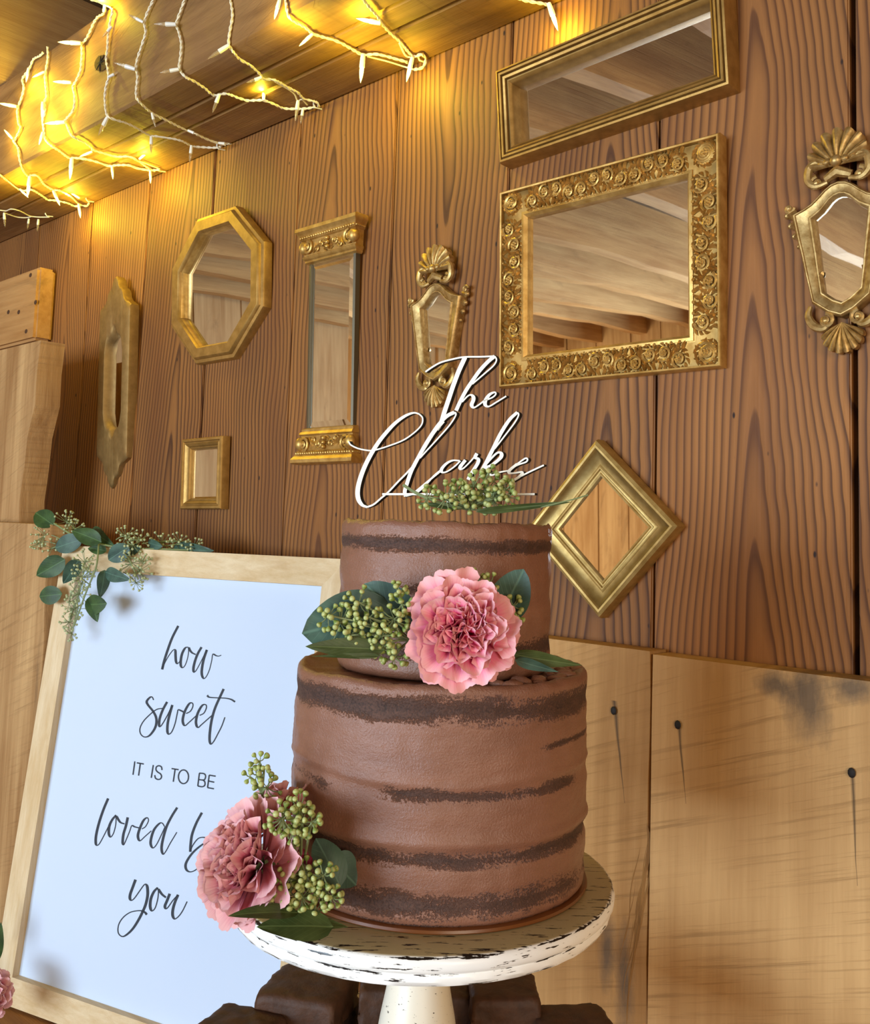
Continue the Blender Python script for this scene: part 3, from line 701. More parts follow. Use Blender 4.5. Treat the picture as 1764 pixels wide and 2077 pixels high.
def bulb(bp, tp, lit):
    """socket and pointed mini bulb from the base pixel to the tip pixel"""
    global SOCK, BULB
    b = drape(*bp, lift=.008); d = (b-CAM).dot(FWD); t = at_depth(*tp, d)
    L = min(max((t-b).length, .024), .040); ax = (t-b).normalized()
    if ax.z > -.2 and b.z < ZB+.002: pass
    b = b - FWD*.002
    def lay(prof, z0=0):
        m = MB(); m.lathe(prof, 8); return m
    if SOCK is None:
        o = mk('socket', lay([(.0001, 0), (.0028, 0), (.0032, .004), (.0036, .012), (.0036, .016), (.003, .0165), (.0001, .0165)]), M_socket); SOCK = o.data; bpy.data.objects.remove(o)
        o = mk('bulb', lay([(.0001, .015), (.0026, .0155), (.0029, .020), (.0026, .025), (.0015, .031), (.0001, .036)]), M_dim); BULB = {False: o.data}; bpy.data.objects.remove(o)
        me = BULB[False].copy(); me.materials.clear(); me.materials.append(M_lit); BULB[True] = me
    M = Matrix.Translation(b-lights.location) @ ax.to_track_quat('Z', 'Y').to_matrix().to_4x4() @ Matrix.Scale(L/.036, 4)
    s = inst('socket', SOCK, lights, M)
    u = inst('bulb', BULB[lit], s, Matrix.Identity(4))
    if lit:
        ld = bpy.data.lights.new('bulb_glow', 'POINT'); ld.energy = .30; ld.color = (1, .86, .06); ld.shadow_soft_size = .004
        lo = bpy.data.objects.new('bulb_glow', ld); C.objects.link(lo); lo.location = b+ax*L*.7-FWD*.014+Vector((0, 0, -.010))
def two(f, a, b, lit): p = f(a, b); bulb(p[0], p[1], lit)
for f, a, b, lit in ((R1,(470,1110),(430,1340),1),(R1,(725,1170),(600,1230),1),(R1,(280,1735),(-10,1680),1),(R1,(1320,710),(945,690),1),(R1,(1160,1345),(860,1330),1),
        (R1,(1060,1985),(725,2010),1),(R1,(700,1660),(690,1960),1),(R2,(215,340),(75,190),1),(R2,(700,230),(640,430),1),(R2,(1500,545),(1340,610),1),(R2,(1170,660),(1140,1000),1),
        (R2,(490,950),(450,1290),1),(R2,(330,1150),(440,1260),1),(R2,(870,1180),(980,1420),1),(R2,(1280,1390),(1310,1620),1),(R2,(1300,1300),(1180,1230),1),
        (R2,(75,1540),(90,1770),0),(R2,(475,1630),(460,1740),0),(R2,(630,1640),(610,1840),0),
        (R4,(540,1260),(555,1440),1),(R4,(1160,1330),(1165,1500),1),(R4,(980,1150),(1110,1040),1),(R4,(1180,780),(1175,1060),0),
        (R3,(540,440),(400,600),0),(R3,(480,1260),(640,1180),0),(R4,(470,470),(320,770),0),(R3,(1050,370),(800,240),0),(R3,(920,1130),(565,1020),0),(R4,(1190,400),(1240,600),0),
        (R6,(230,580),(345,630),0),(R6,(570,720),(725,735),0),(R6,(270,750),(250,945),0),(R3,(1580,405),(1210,400),0),(R5,(190,1130),(-130,1190),0),(R5,(840,1540),(730,1840),0),
        (R6,(1075,245),(1080,50),1),(R5,(990,750),(650,970),0),(R5,(1530,1260),(1280,1350),0),(R6,(1460,250),(1430,480),0),(R6,(1515,340),(1500,440),0),
        (R7,(235,0),(180,200),1),(R7,(560,345),(460,435),1),(R7,(1060,550),(1035,830),1),(R7,(1235,240),(990,190),1),(R7,(1550,580),(1490,820),1),(R3,(405,210),(440,10),1)):
    two(f, a, b, bool(lit))
bulb((1112, 8), (1131, 64), True)

# ------------------------------------------------------------------ gold mirrors on the plank wall
def wallmap(cx, cz, rot=0.0, lean=0.0, side=0.0):
    """local (u right, v up, w out of the wall) -> world; lean tips the top away from the wall, side turns the right edge out"""
    c, s = math.cos(rot), math.sin(rot)
    def f(u, v, w): return Vector((cx+u*c-v*s, YB-.0015-.0003-w-lean*(v+.0)-side*u, cz+EYE+u*s+v*c))
    f.c = (cx, cz); return f
def wallthing(name, f, label, group=None):
    return tag(empty(name, f(0, 0, .003)), label, 'mirror', group)
def loft(f, outer, inner, prof, closed_back=True):
    """picture-frame sweep between two outlines; prof = [(t 0 outer..1 inner, height w)]"""
    m = MB(); n = len(outer); vs = []; fs = []
    for t, w in prof:
        for (a, b) in zip(outer, inner): vs.append(f(a[0]+(b[0]-a[0])*t, a[1]+(b[1]-a[1])*t, w))
    k = len(prof)
    for i in range(k):
        j = (i+1) % k
        if j == 0 and not closed_back: break
        for q_ in range(n): fs.append((i*n+q_, i*n+(q_+1)%n, j*n+(q_+1)%n, j*n+q_))
    m.add(vs, fs); return m
def glass(f, poly, w, parent, bevel=0.0, bd=.0015):
    """silvered glass; a bevelled edge is its own facet ring"""
    m = MB(); n = len(poly)
    if bevel:
        cx = sum(p[0] for p in poly)/n; cy = sum(p[1] for p in poly)/n
        inn = []
        for (u, v) in poly: inn.append((u-math.copysign(bevel, u-cx), v-math.copysign(bevel, v-cy)))
        vs = [f(u, v, w-bd) for u, v in poly]+[f(u, v, w) for u, v in inn]
        m.add(vs, [tuple(range(n, 2*n))]+[(i, (i+1)%n, n+(i+1)%n, n+i) for i in range(n)])
    else: m.add([f(u, v, w) for u, v in poly], [tuple(range(n))])
    return mk('mirror_glass', m, M_mirror, parent, False)
def rect(hx, hy, cx=0, cy=0): return [(cx-hx, cy-hy), (cx+hx, cy-hy), (cx+hx, cy+hy), (cx-hx, cy+hy)]
def volute(m, f, cx, cy, r, turns, dirn, a0, w, rad, sy=1.0, tail=0):
    pts = []; rr = []
    n = int(turns*12)
    for i in range(n+1):
        t = i/n; a = a0+dirn*t*turns*2*PI; q_ = r*(1-.86*t)
        pts.append(f(cx+q_*math.cos(a), cy+sy*q_*math.sin(a), w+.35*rad*t)); rr.append(rad*(.55+.45*(1-t)) if i < n else rad*1.15)
    m.tube(pts, rr, 6)
    m.ball(f(cx, cy, w+rad*.2), rad*1.25, 7, 5)
def blade(m, f, a, b, wd, w, hgt, curve=0.0, n=7):
    """raised pointed leaf between two local points"""
    a = Vector(a); b = Vector(b); d = b-a; nn = Vector((-d.y, d.x)); nn = nn.normalized() if nn.length else Vector((0, 1)); vs = []; fs = []
    for i in range(n+1):
        t = i/n; p = a+d*t+nn*curve*math.sin(PI*t); ww = wd*math.sin(PI*min(1, t*.93+.07))**.8*(1-.3*t)
        vs += [f(*(p+nn*ww), w), f(*p, w+hgt*math.sin(PI*min(1, .15+t*.85))), f(*(p-nn*ww), w)]
    for i in range(n):
        for k in range(2): fs.append((i*3+k, (i+1)*3+k, (i+1)*3+k+1, i*3+k+1))
    m.add(vs, fs)
def fan(m, f, cx, cy, R, a0, a1, ribs, w, h):
    """ridged scallop shell"""
    na = ribs*6; nr = 8; vs = []; fs = []
    for i in range(na+1):
        t = i/na; a = a0+(a1-a0)*t; rib = abs(math.sin(PI*t*ribs)); mid = 1-.30*abs(2*t-1)**2
        for j in range(nr+1):
            s = j/nr; r = R*mid*s*(.90+.10*rib**.5)
            vs.append(f(cx+r*math.sin(a), cy+r*math.cos(a), w+h*(.35+.55*math.sin(PI*(.12+.80*s)))*(1) + h*.55*(rib-.5)*min(1, s*1.6)))
    for i in range(na):
        for j in range(nr): fs.append((i*(nr+1)+j, (i+1)*(nr+1)+j, (i+1)*(nr+1)+j+1, i*(nr+1)+j+1))
    e = len(vs); vs += [f(cx+R*(1-.30*abs(2*i/na-1)**2)*(.90+.10*abs(math.sin(PI*i/na*ribs))**.5)*math.sin(a0+(a1-a0)*i/na), cy+R*(1-.30*abs(2*i/na-1)**2)*(.90+.10*abs(math.sin(PI*i/na*ribs))**.5)*math.cos(a0+(a1-a0)*i/na), w-h*.6) for i in range(na+1)]
    for i in range(na): fs.append((i*(nr+1)+nr, (i+1)*(nr+1)+nr, e+i+1, e+i))
    m.add(vs, fs)

# octagon
f = wallmap(-1.367, .3955, 0, .045); t = wallthing('octagonal_mirror', f, 'octagonal mirror in a plain gold frame below the fairy lights')
oc = lambda k: [(.1365*k*x, .1275*k*y) for x, y in ((-.414,-1),(.414,-1),(1,-.414),(1,.414),(.414,1),(-.414,1),(-1,.414),(-1,-.414))]
mk('frame', loft(f, oc(1), oc(.765), [(0,0),(0,.013),(.05,.0155),(.22,.0165),(.26,.0195),(.34,.022),(.86,.0215),(.93,.019),(1,.013),(1,.004)]), M_gold_flat, t)
mk('inner_bead', loft(f, oc(.80), oc(.755), [(0,.006),(0,.0165),(.4,.0175),(.8,.014),(1,.008),(1,.005)]), M_gold, t)
glass(f, oc(.785), .006, t)
# ornate rectangle
f = wallmap(-.5915, .2955, -.004, .040); t = wallthing('carved_rectangular_mirror', f, 'rectangular mirror in a wide gold frame covered in carved scrollwork')
HX, HY, IX, IY = .148, .1225, .109, .0855
mk('frame', loft(f, rect(HX, HY), rect(IX, IY), [(0,0),(0,.015),(.04,.017),(.09,.0165),(.12,.0118),(.5,.0126),(.80,.0112),(.84,.0115),(.90,.012),(1,.009),(1,.003)]), M_gold, t)
mk('sight_edge', loft(f, rect(IX+.006, IY+.006), rect(IX-.001, IY-.001), [(0,.008),(0,.0135),(.5,.0142),(1,.010),(1,.004)]), M_gold, t)
m = MB(); rnd = random.Random(3)
def rosette(m, G, u, v, r, d, h, n=9):
    """volute with a berry cluster at its eye and leaves curling off its rim"""
    volute(m, G, u, v, r, 1.6, d, rnd.uniform(0, 6), h+.0010, .0018)
    for i in range(6):
        a = i*PI/3; m.ball(G(u+.0031*math.cos(a), v+.0031*math.sin(a), h+.0016), .0018, 6, 4)
    m.ball(G(u, v, h+.0026), .0017, 6, 4)
    a0 = rnd.uniform(0, 6)
    for i in range(n):
        a = a0+2*PI*i/n; r0, r1 = r*.92, r*(1.55 if i % 2 else 1.38); da = d*.62
        p0 = (u+r0*math.cos(a), v+r0*math.sin(a)); p1 = (u+r1*math.cos(a+da), v+r1*math.sin(a+da))
        lim = .0152
        p1 = (p1[0], max(-lim, min(lim, p1[1]))); blade(m, G, p0, p1, .0022, h-.0010, .0042, -d*.0016)
def motif(g, L):
    """one length of scrolling acanthus; g maps (along, across -1..1, height) to the wall"""
    h = .0132
    for (u, v, r, d) in ((.0098, .0042, .0090, 1), (.0290, -.0042, .0090, -1)): rosette(m, g, u, v, r, d, h, 11)
    for (p, q_, c) in (((.018, -.0152), (.0215, .004), .005), ((.0205, .0152), (.017, -.003), .005), ((.0375, .0152), (.036, .001), -.003), ((.001, -.0152), (.003, -.003), -.003), ((.010, -.0150), (.016, -.0075), .002), ((.029, .0150), (.023, .0075), .002)):
        blade(m, g, p, q_, .0026, h-.0008, .0046, c)
    for i in range(7):
        u = .0028+.0055*i; m.ball(g(u, (.0146 if i % 2 else -.0146), h), .0020, 6, 4)
BW = .0165
def side(axis, sgn):
    Lh = (IX if axis == 'x' else IY)-.002
    n = max(2, round(2*Lh/.0385)); stp = 2*Lh/n
    for i in range(n):
        u0 = -Lh+i*stp; sc_ = stp/.0385; fl = 1 if i % 2 else -1
        if axis == 'x': g = lambda u, v, w: f(u0+u*sc_, sgn*((HY+IY)/2+.0015)+v*fl, w)
        else: g = lambda u, v, w: f(sgn*((HX+IX)/2+.0015)+v*fl, u0+u*sc_, w)
        motif(g, stp)
for ax in 'xy':
    for sg in (-1, 1): side(ax, sg)
for sx in (-1, 1):
    for sy in (-1, 1):
        g = lambda u, v, w: f(sx*((HX+IX)/2+.001+u), sy*((HY+IY)/2+.001+v), w)
        volute(m, g, .001, .001, .0120, 2.1, 1, -2.3, .0138, .0022)
        rosette(m, g, .001, .001, .0105, 1 if sx*sy > 0 else -1, .0132, 13)
        for i in range(12):
            a = -1.9+i*.48; blade(m, g, (.011*math.cos(a), .011*math.sin(a)), (.0160*math.cos(a+.35), .0160*math.sin(a+.35)),   .0024, .0122, .0045, .001)
mk('scrollwork', m, M_gold_relief, t)
glass(f, rect(IX, IY), .0045, t)
# long stepped frame at the top
f = wallmap(-.5865, .5185, .030, .075); t = wallthing('long_stepped_mirror', f, 'long mirror in a deep stepped gold frame, topmost on the wall')
o_, i_ = rect(.154, .059), rect(.1335, .0385)
mk('frame', loft(f, o_, i_, [(0,0),(0,.024),(.05,.028),(.16,.0285),(.18,.0255),(.24,.0255),(.28,.0290),(.40,.0285),(.43,.0250),(.50,.0252),(.54,.0275),(.66,.0262),(.70,.0225),(.78,.022),(.82,.0240),(.94,.022),(1,.019),(1,.002)]), M_gold_flat, t)
glass(f, rect(.136, .041), .0045, t)
# small rectangle
f = wallmap(-1.382, .0785, .012, .02); t = wallthing('small_box_mirror', f, 'small mirror in a thick stepped gold frame above the framed sign')
mk('frame', loft(f, rect(.061, .060), rect(.039, .042), [(0,0),(0,.013),(.08,.0155),(.28,.016),(.34,.0135),(.44,.0135),(.52,.0155),(.70,.0135),(.80,.0105),(.9,.011),(1,.008),(1,.002)]), M_gold_flat, t)
glass(f, rect(.041, .044), .005, t, .005, .0008)
# diamond
f = wallmap(-.588, .0045, PI/4+.035, .03); t = wallthing('diamond_mirror', f, 'square mirror hung as a diamond in a wide scooped gold frame right of the cake')
mk('frame', loft(f, rect(.0705, .0695), rect(.0415, .0410), [(0,0),(0,.012),(.04,.0165),(.16,.0185),(.24,.0180),(.30,.0150),(.50,.0105),(.68,.0085),(.74,.0098),(.80,.0098),(.84,.0080),(.90,.0080),(.93,.0092),(1,.0082),(1,.002)]), M_gold_pale, t)
glass(f, rect(.043, .0425), .0045, t)
# column mirror
f = wallmap(-1.0673, .2705, .0, .03); t = wallthing('column_mirror', f, 'tall narrow mirror between a carved gold capital and a matching carved foot')
def moulding(hx, prof, z0, sgn):
    """horizontal moulding: prof = [(out w, height v, half width)]"""
    mm = MB(); vs = []
    for w, v, h in prof: vs += [f(-h, z0+sgn*v, 0), f(-h, z0+sgn*v, w), f(h, z0+sgn*v, w), f(h, z0+sgn*v, 0)]
    fs = [(0,1,2,3), tuple(len(vs)-4+k for k in (3,2,1,0))]
    for i in range(len(prof)-1):
        for k in range(4): fs.append((i*4+k, (i+1)*4+k, (i+1)*4+(k+1)%4, i*4+(k+1)%4))
    mm.add(vs, fs); return mm
def capital(v0, sgn):
    mk('capital' if sgn > 0 else 'base', moulding(.06, [(.010,0,.056),(.013,.002,.058),(.013,.005,.058),(.0155,.007,.0595),(.017,.010,.060),(.014,.012,.0585),(.0165,.034,.0600),(.0195,.036,.0625),(.0205,.041,.064),(.0225,.044,.0665),(.0255,.0475,.0690),(.0255,.0525,.0690),(.022,.0545,.0675)], v0, sgn), M_gold, t)
    mm = MB(); g = lambda u, v, w: f(u, v0+sgn*v, w)
    for sx in (-1, 1):
        volute(mm, g, sx*.0475, .024, .0115, 1.7, sx, PI/2, .0175, .0026)
        mm.ball(g(sx*.056, .024, .016), .0095, 10, 7, None, (.9, .9, 1.1))
        for i in range(5): blade(mm, g, (sx*(.036-.002*i), .014+.002*i), (sx*(.030-.005*i), .030-.002*(i%2)), .0022, .0155, .0038, .002*sx)
        volute(mm, g, sx*.0145, .025, .0065, 1.4, -sx, 0, .0165, .0018)
        volute(mm, g, sx*.0265, .0185, .0055, 1.4, sx, PI, .0162, .0016)
        for i in range(4): blade(mm, g, (sx*.004, .013+.004*i), (sx*(.011+.002*i), .017+.004*i), .0016, .0155, .003, .001)
    for i in range(3): mm.ball(g(0, .017+.0065*i, .0185), .0034, 8, 6)
    mk('acanthus_carving', mm, M_gold, t)
    mm = MB()
    for i in range(24): mm.ball(g(-.060+.120*i/23, .0385, .0205), .0022, 6, 5, None, (1, 1, 1.1))
    for i in range(6): mm.ball(g(.063, .0385, .002+.003*i), .0022, 6, 5)
    mk('bead_row', mm, M_gold, t)
capital(.1215, 1); capital(-.1285, -1)
m = MB()
for sx in (-1, 1): m.add([f(sx*u, v, w) for v in (-.1285, .1215) for u, w in ((.0525, 0), (.0525, .0085), (.0485, .0095), (.0475, .0075), (.0475, 0))], [(i, (i+1)%5, 5+(i+1)%5, 5+i) for i in range(5)])
mk('side_strip', m, simple('dark_bronze_strip', srgb(104, 96, 78), .4, .6), t, False)
glass(f, rect(.0485, .125, 0, -.0035), .008, t, .0095, .0022)
# tall finger-plate shaped mirror
f = wallmap(-1.6935, .2585, -.030, .055); t = wallthing('long_plaque_mirror', f, 'long slim gold plaque mirror with pointed ogee ends, leftmost on the wall')
half = [(0, .2035), (.006, .199), (.0105, .193), (.012, .187), (.0155, .182), (.023, .178), (.028, .172), (.0305, .163), (.037, .155), (.0475, .150), (.0575, .144), (.0585, .137)]
orr = half+[(u, -v) for u, v in half[::-1]]
outl = orr+[(-u, v) for u, v in orr[-2:0:-1]]
hs = [(0, .099), (.004, .097), (.0065, .091), (.009, .086), (.014, .083), (.020, .080), (.025, .075), (.0285, .068), (.0305, .060), (.031, .050), (.031, .045), (.031, .040)]
irr = hs+[(u, -v) for u, v in hs[::-1]]
inl = irr+[(-u, v) for u, v in irr[-2:0:-1]]
mk('plaque', loft(f, outl, inl, [(0,0),(0,.015),(.03,.018),(.12,.0195),(.86,.0195),(.93,.017),(1,.008),(1,.003)]), gold_material('matt_gold_paint', srgb(146, 114, 66), srgb(166, 132, 80), .5), t)
glass(f, [(u*1.08, v*1.03) for u, v in inl], .0065, t)
# the pair of scallop-topped cartouche mirrors
def cartouche(cx, cz, label):
    f = wallmap(cx, cz, .01, .02); t = wallthing('scallop_mirror', f, label, 'pair of scallop-topped gilt mirrors')
    oh = [(0,-.0739),(.012,-.069),(.020,-.063),(.0278,-.0571),(.0305,-.044),(.034,-.028),(.0375,-.010),(.042,.010),(.0467,.0339),(.036,.0372),(.028,.0408),(.021,.046),(.0135,.0525),(.007,.0565),(0,.058)]
    ih = [(0,-.0582),(.0075,-.0545),(.0125,-.0505),(.0172,-.0465),(.0183,-.036),(.0196,-.024),(.0211,-.008),(.0229,.008),(.0248,.0262),(.0205,.0292),(.0165,.0322),(.013,.0360),(.009,.0405),(.0048,.0432),(0,.0442)]
    mir = lambda L: L+[(-u, v) for u, v in L[-2:0:-1]]
    mk('frame', loft(f, mir(oh), mir(ih), [(0,0),(0,.010),(.04,.0125),(.14,.0145),(.20,.0145),(.24,.0130),(.70,.0112),(.76,.0105),(.80,.0118),(.88,.0118),(.93,.0095),(1,.0080),(1,.002)]), M_gold_old, t)
    m = MB(); fan(m, f, 0, .0715, .0375, -1.55, 1.55, 9, .010, .008); mk('scallop_shell', m, M_gold_old, t)
    m = MB(); g = lambda u, v, w: f(u, -v, w); fan(m, g, 0, .0785, .0300, -1.15, 1.15, 8, .008, .006); mk('scallop_shell', m, M_gold_old, t)
    m = MB(); m.ball(f(0, .0755, .018), .0058, 10, 8); m.ball(f(-.0085, .0765, .0165), .0042, 8, 6); m.ball(f(.0085, .0765, .0165), .0042, 8, 6)
    m.tube([f(-.012, .062, .011), f(0, .067, .014), f(.012, .062, .011)], [.004, .006, .004], 8); mk('crest_knob', m, M_gold_old, t)
    for sx in (-1, 1):
        m = MB()
        C1 = [(sx*.010, .0585), (sx*.0215, .0570), (sx*.0285, .0640), (sx*.0275, .0755), (sx*.0205, .0805), (sx*.0145, .0765)]
        P = spline([Vector(p) for p in C1], 5); m.tube([f(p.x, p.y, .0125) for p in P], [.0022+.0022*math.sin(PI*i/(len(P)-1)) for i in range(len(P))], 8)
        volute(m, f, sx*.0205, .0600, .0070, 1.3, -sx, PI/2, .0125, .0024); m.ball(f(sx*.0150, .0760, .0150), .0038, 8, 6)
        mk('scroll', m, M_gold_old, t)
        m = MB(); C2 = [(sx*.0300, -.0590), (sx*.0325, -.0680), (sx*.0275, -.0780), (sx*.0180, -.0820), (sx*.0120, -.0770)]
        P = spline([Vector(p) for p in C2], 5); m.tube([f(p.x, p.y, .0095) for p in P], [.0018+.0026*math.sin(PI*i/(len(P)-1)) for i in range(len(P))], 8)
        volute(m, f, sx*.0150, -.0750, .0072, 1.5, sx, PI/2, .0105, .0024); mk('scroll', m, M_gold_old, t)
        m = MB()
        for i in range(7):
            v = .040-.011*i; u = .0435-.0018*i-(.0004*i*i); s_ = 1-.08*i
            blade(m, f, (sx*u, v), (sx*(u+.0125*s_), v-.0055), .0052*s_, .006, .0055, sx*-.0015)
            m.ball(f(sx*(u+.0085*s_), v-.004, .0065), .0036*s_, 7, 5)
        volute(m, f, sx*.0500, .0425, .0050, 1.2, sx, 0, .0075, .0020)
        mk('leaf_spray', m, M_gold_old, t)
    glass(f, [(u*1.05, v*1.03) for u, v in mir(ih)], .0045, t)
cartouche(-.852, .265, 'scallop-topped gilt mirror between the column mirror and the carved rectangular mirror, behind the cake topper')
cartouche(-.3235, .2825, 'scallop-topped gilt mirror at the right edge of the wall, cut by the frame')

# ------------------------------------------------------------------ cake stand
PC = bl((-.48793, -.24862, .51275)); PC.z += EYE             # centre of the top plate
def local_lathe(name, prof, mat, parent, c, n=96, wob=None, origin=None, smooth=True):
    m = MB(); m.lathe(prof, n, c, wob); return mk(name, m, mat, parent, smooth, origin=origin or c)
stand = tag(empty('cake_stand', (PC.x, PC.y, ZTAB)), 'two-tier round cake stand in chipped white paint', 'cake stand')
RP = .1372
def chip(r, z, th):
    k = .0006*noise.noise((math.cos(th)*14, math.sin(th)*14, z*300)) if r > .1 else 0
    return r+k, z
plate_prof = [(.0002,0),(.06,0),(.110,0),(RP-.0030,0),(RP-.0012,-.0006),(RP,-.0022),(RP+.0006,-.0050),(RP+.0002,-.0080),(RP-.0012,-.0098),(RP-.0026,-.0104),(RP-.0030,-.0112),(RP-.0024,-.0120),(RP-.0022,-.0150),(RP-.0040,-.0180),(RP-.0085,-.0198),(.10,-.0210),(.05,-.0215),(.030,-.0225),(.0002,-.0225)]
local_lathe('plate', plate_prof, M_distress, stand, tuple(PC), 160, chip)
ZL = EYE-.42
local_lathe('stem', [(.0002,-.0226),(.0215,-.0226),(.0200,-.026),(.0182,-.031),(.0178,-.040),(.0186,-.052),(.0205,-.066),(.0232,-.082),(.0268,-.100),(.0300,-.120),(.0310,-.135),(.0285,-.150),(.0250,-.158),(.0300,-.163),(.0340,-.1708),(.0002,-.1708)], M_stemw, stand, tuple(PC), 64)
lp = [(r_*(.196/.1372), z_*.9) for r_, z_ in plate_prof]
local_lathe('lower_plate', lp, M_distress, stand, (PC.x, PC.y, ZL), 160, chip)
zl = ZTAB-ZL
local_lathe('pedestal', [(.0002,-.0205),(.05,-.0205),(.040,-.030),(.027,-.05),(.024,-.10),(.030,-.15),(.040,-.19),(.032,-.215),(.036,-.235),(.075,-.262),(.092,zl+.022),(.095,zl+.012),(.095,zl),(.0002,zl)], M_stemw, stand, (PC.x, PC.y, ZL), 64)

# ------------------------------------------------------------------ cake
CC = PC + Vector((.724, .689, 0)).normalized()*.0105
cake = tag(empty('layer_cake', (CC.x, CC.y, PC.z)), 'two-tier chocolate cake with thin scraped buttercream over dark crumb', 'cake')
bo = (CC.x, CC.y, PC.z)
local_lathe('cake_board', [(.0002,.0004),(.1076,.0004),(.1082,.0012),(.1076,.0028),(.1060,.0032),(.0002,.0032)], M_board, cake, bo, 96)
def tier(zb, zt, R0, ridges, seed, lip):
    n = 190; nz = 74; vs = []; fs = []
    H = zt-zb
    prof = []
    for i in range(nz+1): prof.append((1.0, zb+H*i/nz))
    def rad(th, z):
        r = R0; x, y = math.cos(th), math.sin(th)
        r += .0013*noise.noise((x*2.2+seed, y*2.2, z*16)) + .0007*noise.noise((x*9, y*9+seed, z*60)) + .00035*noise.noise((x*40, y*40, z*340+seed))
        for (h, w, d) in ridges:
            hh = h+.004*noise.noise((x*1.6+h*50, y*1.6, seed))
            k = (z-zb-hh)/w; r += d*math.exp(-k*k)
        e = (z-zb)/.006
        if e < 1: r -= .0030*(1-e)**2
        e = (zt-z)/.0045
        if e < 1: r -= .0026*(1-e)**2
        return r
    for th_i in range(n):
        pass
    for (_, z) in prof:
        for k in range(n):
            th = 2*PI*k/n; x, y = math.cos(th), math.sin(th)
            zz = z
            if z > zt-.02: zz = z + (z-zt+.02)/.02*lip*(.6*noise.noise((x*3+seed, y*3, 5))+.5*noise.noise((x*11, y*11, seed)))
            r = rad(th, z); vs.append((CC.x+r*x, CC.y+r*y, PC.z+zz))
    for i in range(nz):
        for k in range(n): fs.append((i*n+k, i*n+(k+1)%n, (i+1)*n+(k+1)%n, (i+1)*n+k))
    # top: rough lip, then spread top dipping to the middle
    last = nz*n
    for (rr, dz, am) in ((.972, .0000, .0016), (.94, -.0016, .0016), (.88, -.0030, .0012), (.7, -.0036, .0010), (.4, -.0036, .0006), (.02, -.0034, 0)):
        b0 = len(vs)
        for k in range(n):
            th = 2*PI*k/n; x, y = math.cos(th), math.sin(th); r = rad(th, zt)*rr
            vs.append((CC.x+r*x, CC.y+r*y, PC.z+zt+dz+lip*.6*noise.noise((x*3+seed, y*3, 5))*(rr > .9)+am*noise.noise((x*rr*14+seed, y*rr*14, 2))))
        for k in range(n): fs.append((last+k, last+(k+1)%n, b0+(k+1)%n, b0+k))
        last = b0
    fs.append(tuple(last+k for k in range(n)))
    fs.append(tuple(range(n))[::-1])
    m = MB(); m.add(vs, fs); return m
z1 = .0032; z2 = .1495; z3 = .2525
fr_low = frosting_material('chocolate_buttercream_lower', [(.1335, .0125, 1.15, 1, -2, 2), (.109, .0035, .95, 2, .68, .97), (.0825, .0065, 1.05, 3, -.30, .80), (.0800, .0075, .85, 3.5, -1.1, -.72), (.0445, .0075, 1.15, 4, -2, 2), (.0165, .0135, .95, 5, -2, 2), (.002, .005, .9, 6, -2, 2)], .106)
fr_top = frosting_material('chocolate_buttercream_upper', [(.0870, .0075, 1.15, 7, -2, 2), (.0585, .0060, .75, 8, -.35, .25), (.0175, .010, .95, 9, -2, 2)], .078)
mk('lower_tier', tier(z1, z2, .1062, [(.130, .006, -.0012), (.0800, .005, -.0012), (.0865, .0022, .0009), (.042, .0048, -.0022), (.049, .0035, .0016), (.0155, .006, -.0010)], 3.3, .0026), fr_low, cake, 'all', origin=bo)
mk('upper_tier', tier(z2-.002, z3, .0778, [(.0870, .005, -.0010), (.0900, .0025, .0007), (.0560, .006, -.0008), (.022, .006, -.0010)], 8.7, .0030), fr_top, cake, 'all', origin=(CC.x, CC.y, PC.z+z2))
# a rough swirl of frosting where the upper tier meets the ledge at the right
m = MB()
for i in range(16):
    a = -.42+.075*i; r = .092+.0065*math.sin(i*1.9); p = Vector((CC.x+r*math.cos(a), CC.y+r*math.sin(a), PC.z+z2-.001))
    m.ball(p, .0048+.0016*math.sin(i*2.7), 9, 6, Matrix.Rotation(i, 3, 'Z'), (1.5, .8, .55))
mk('frosting_dabs', m, fr_low, cake, 'all', origin=bo)

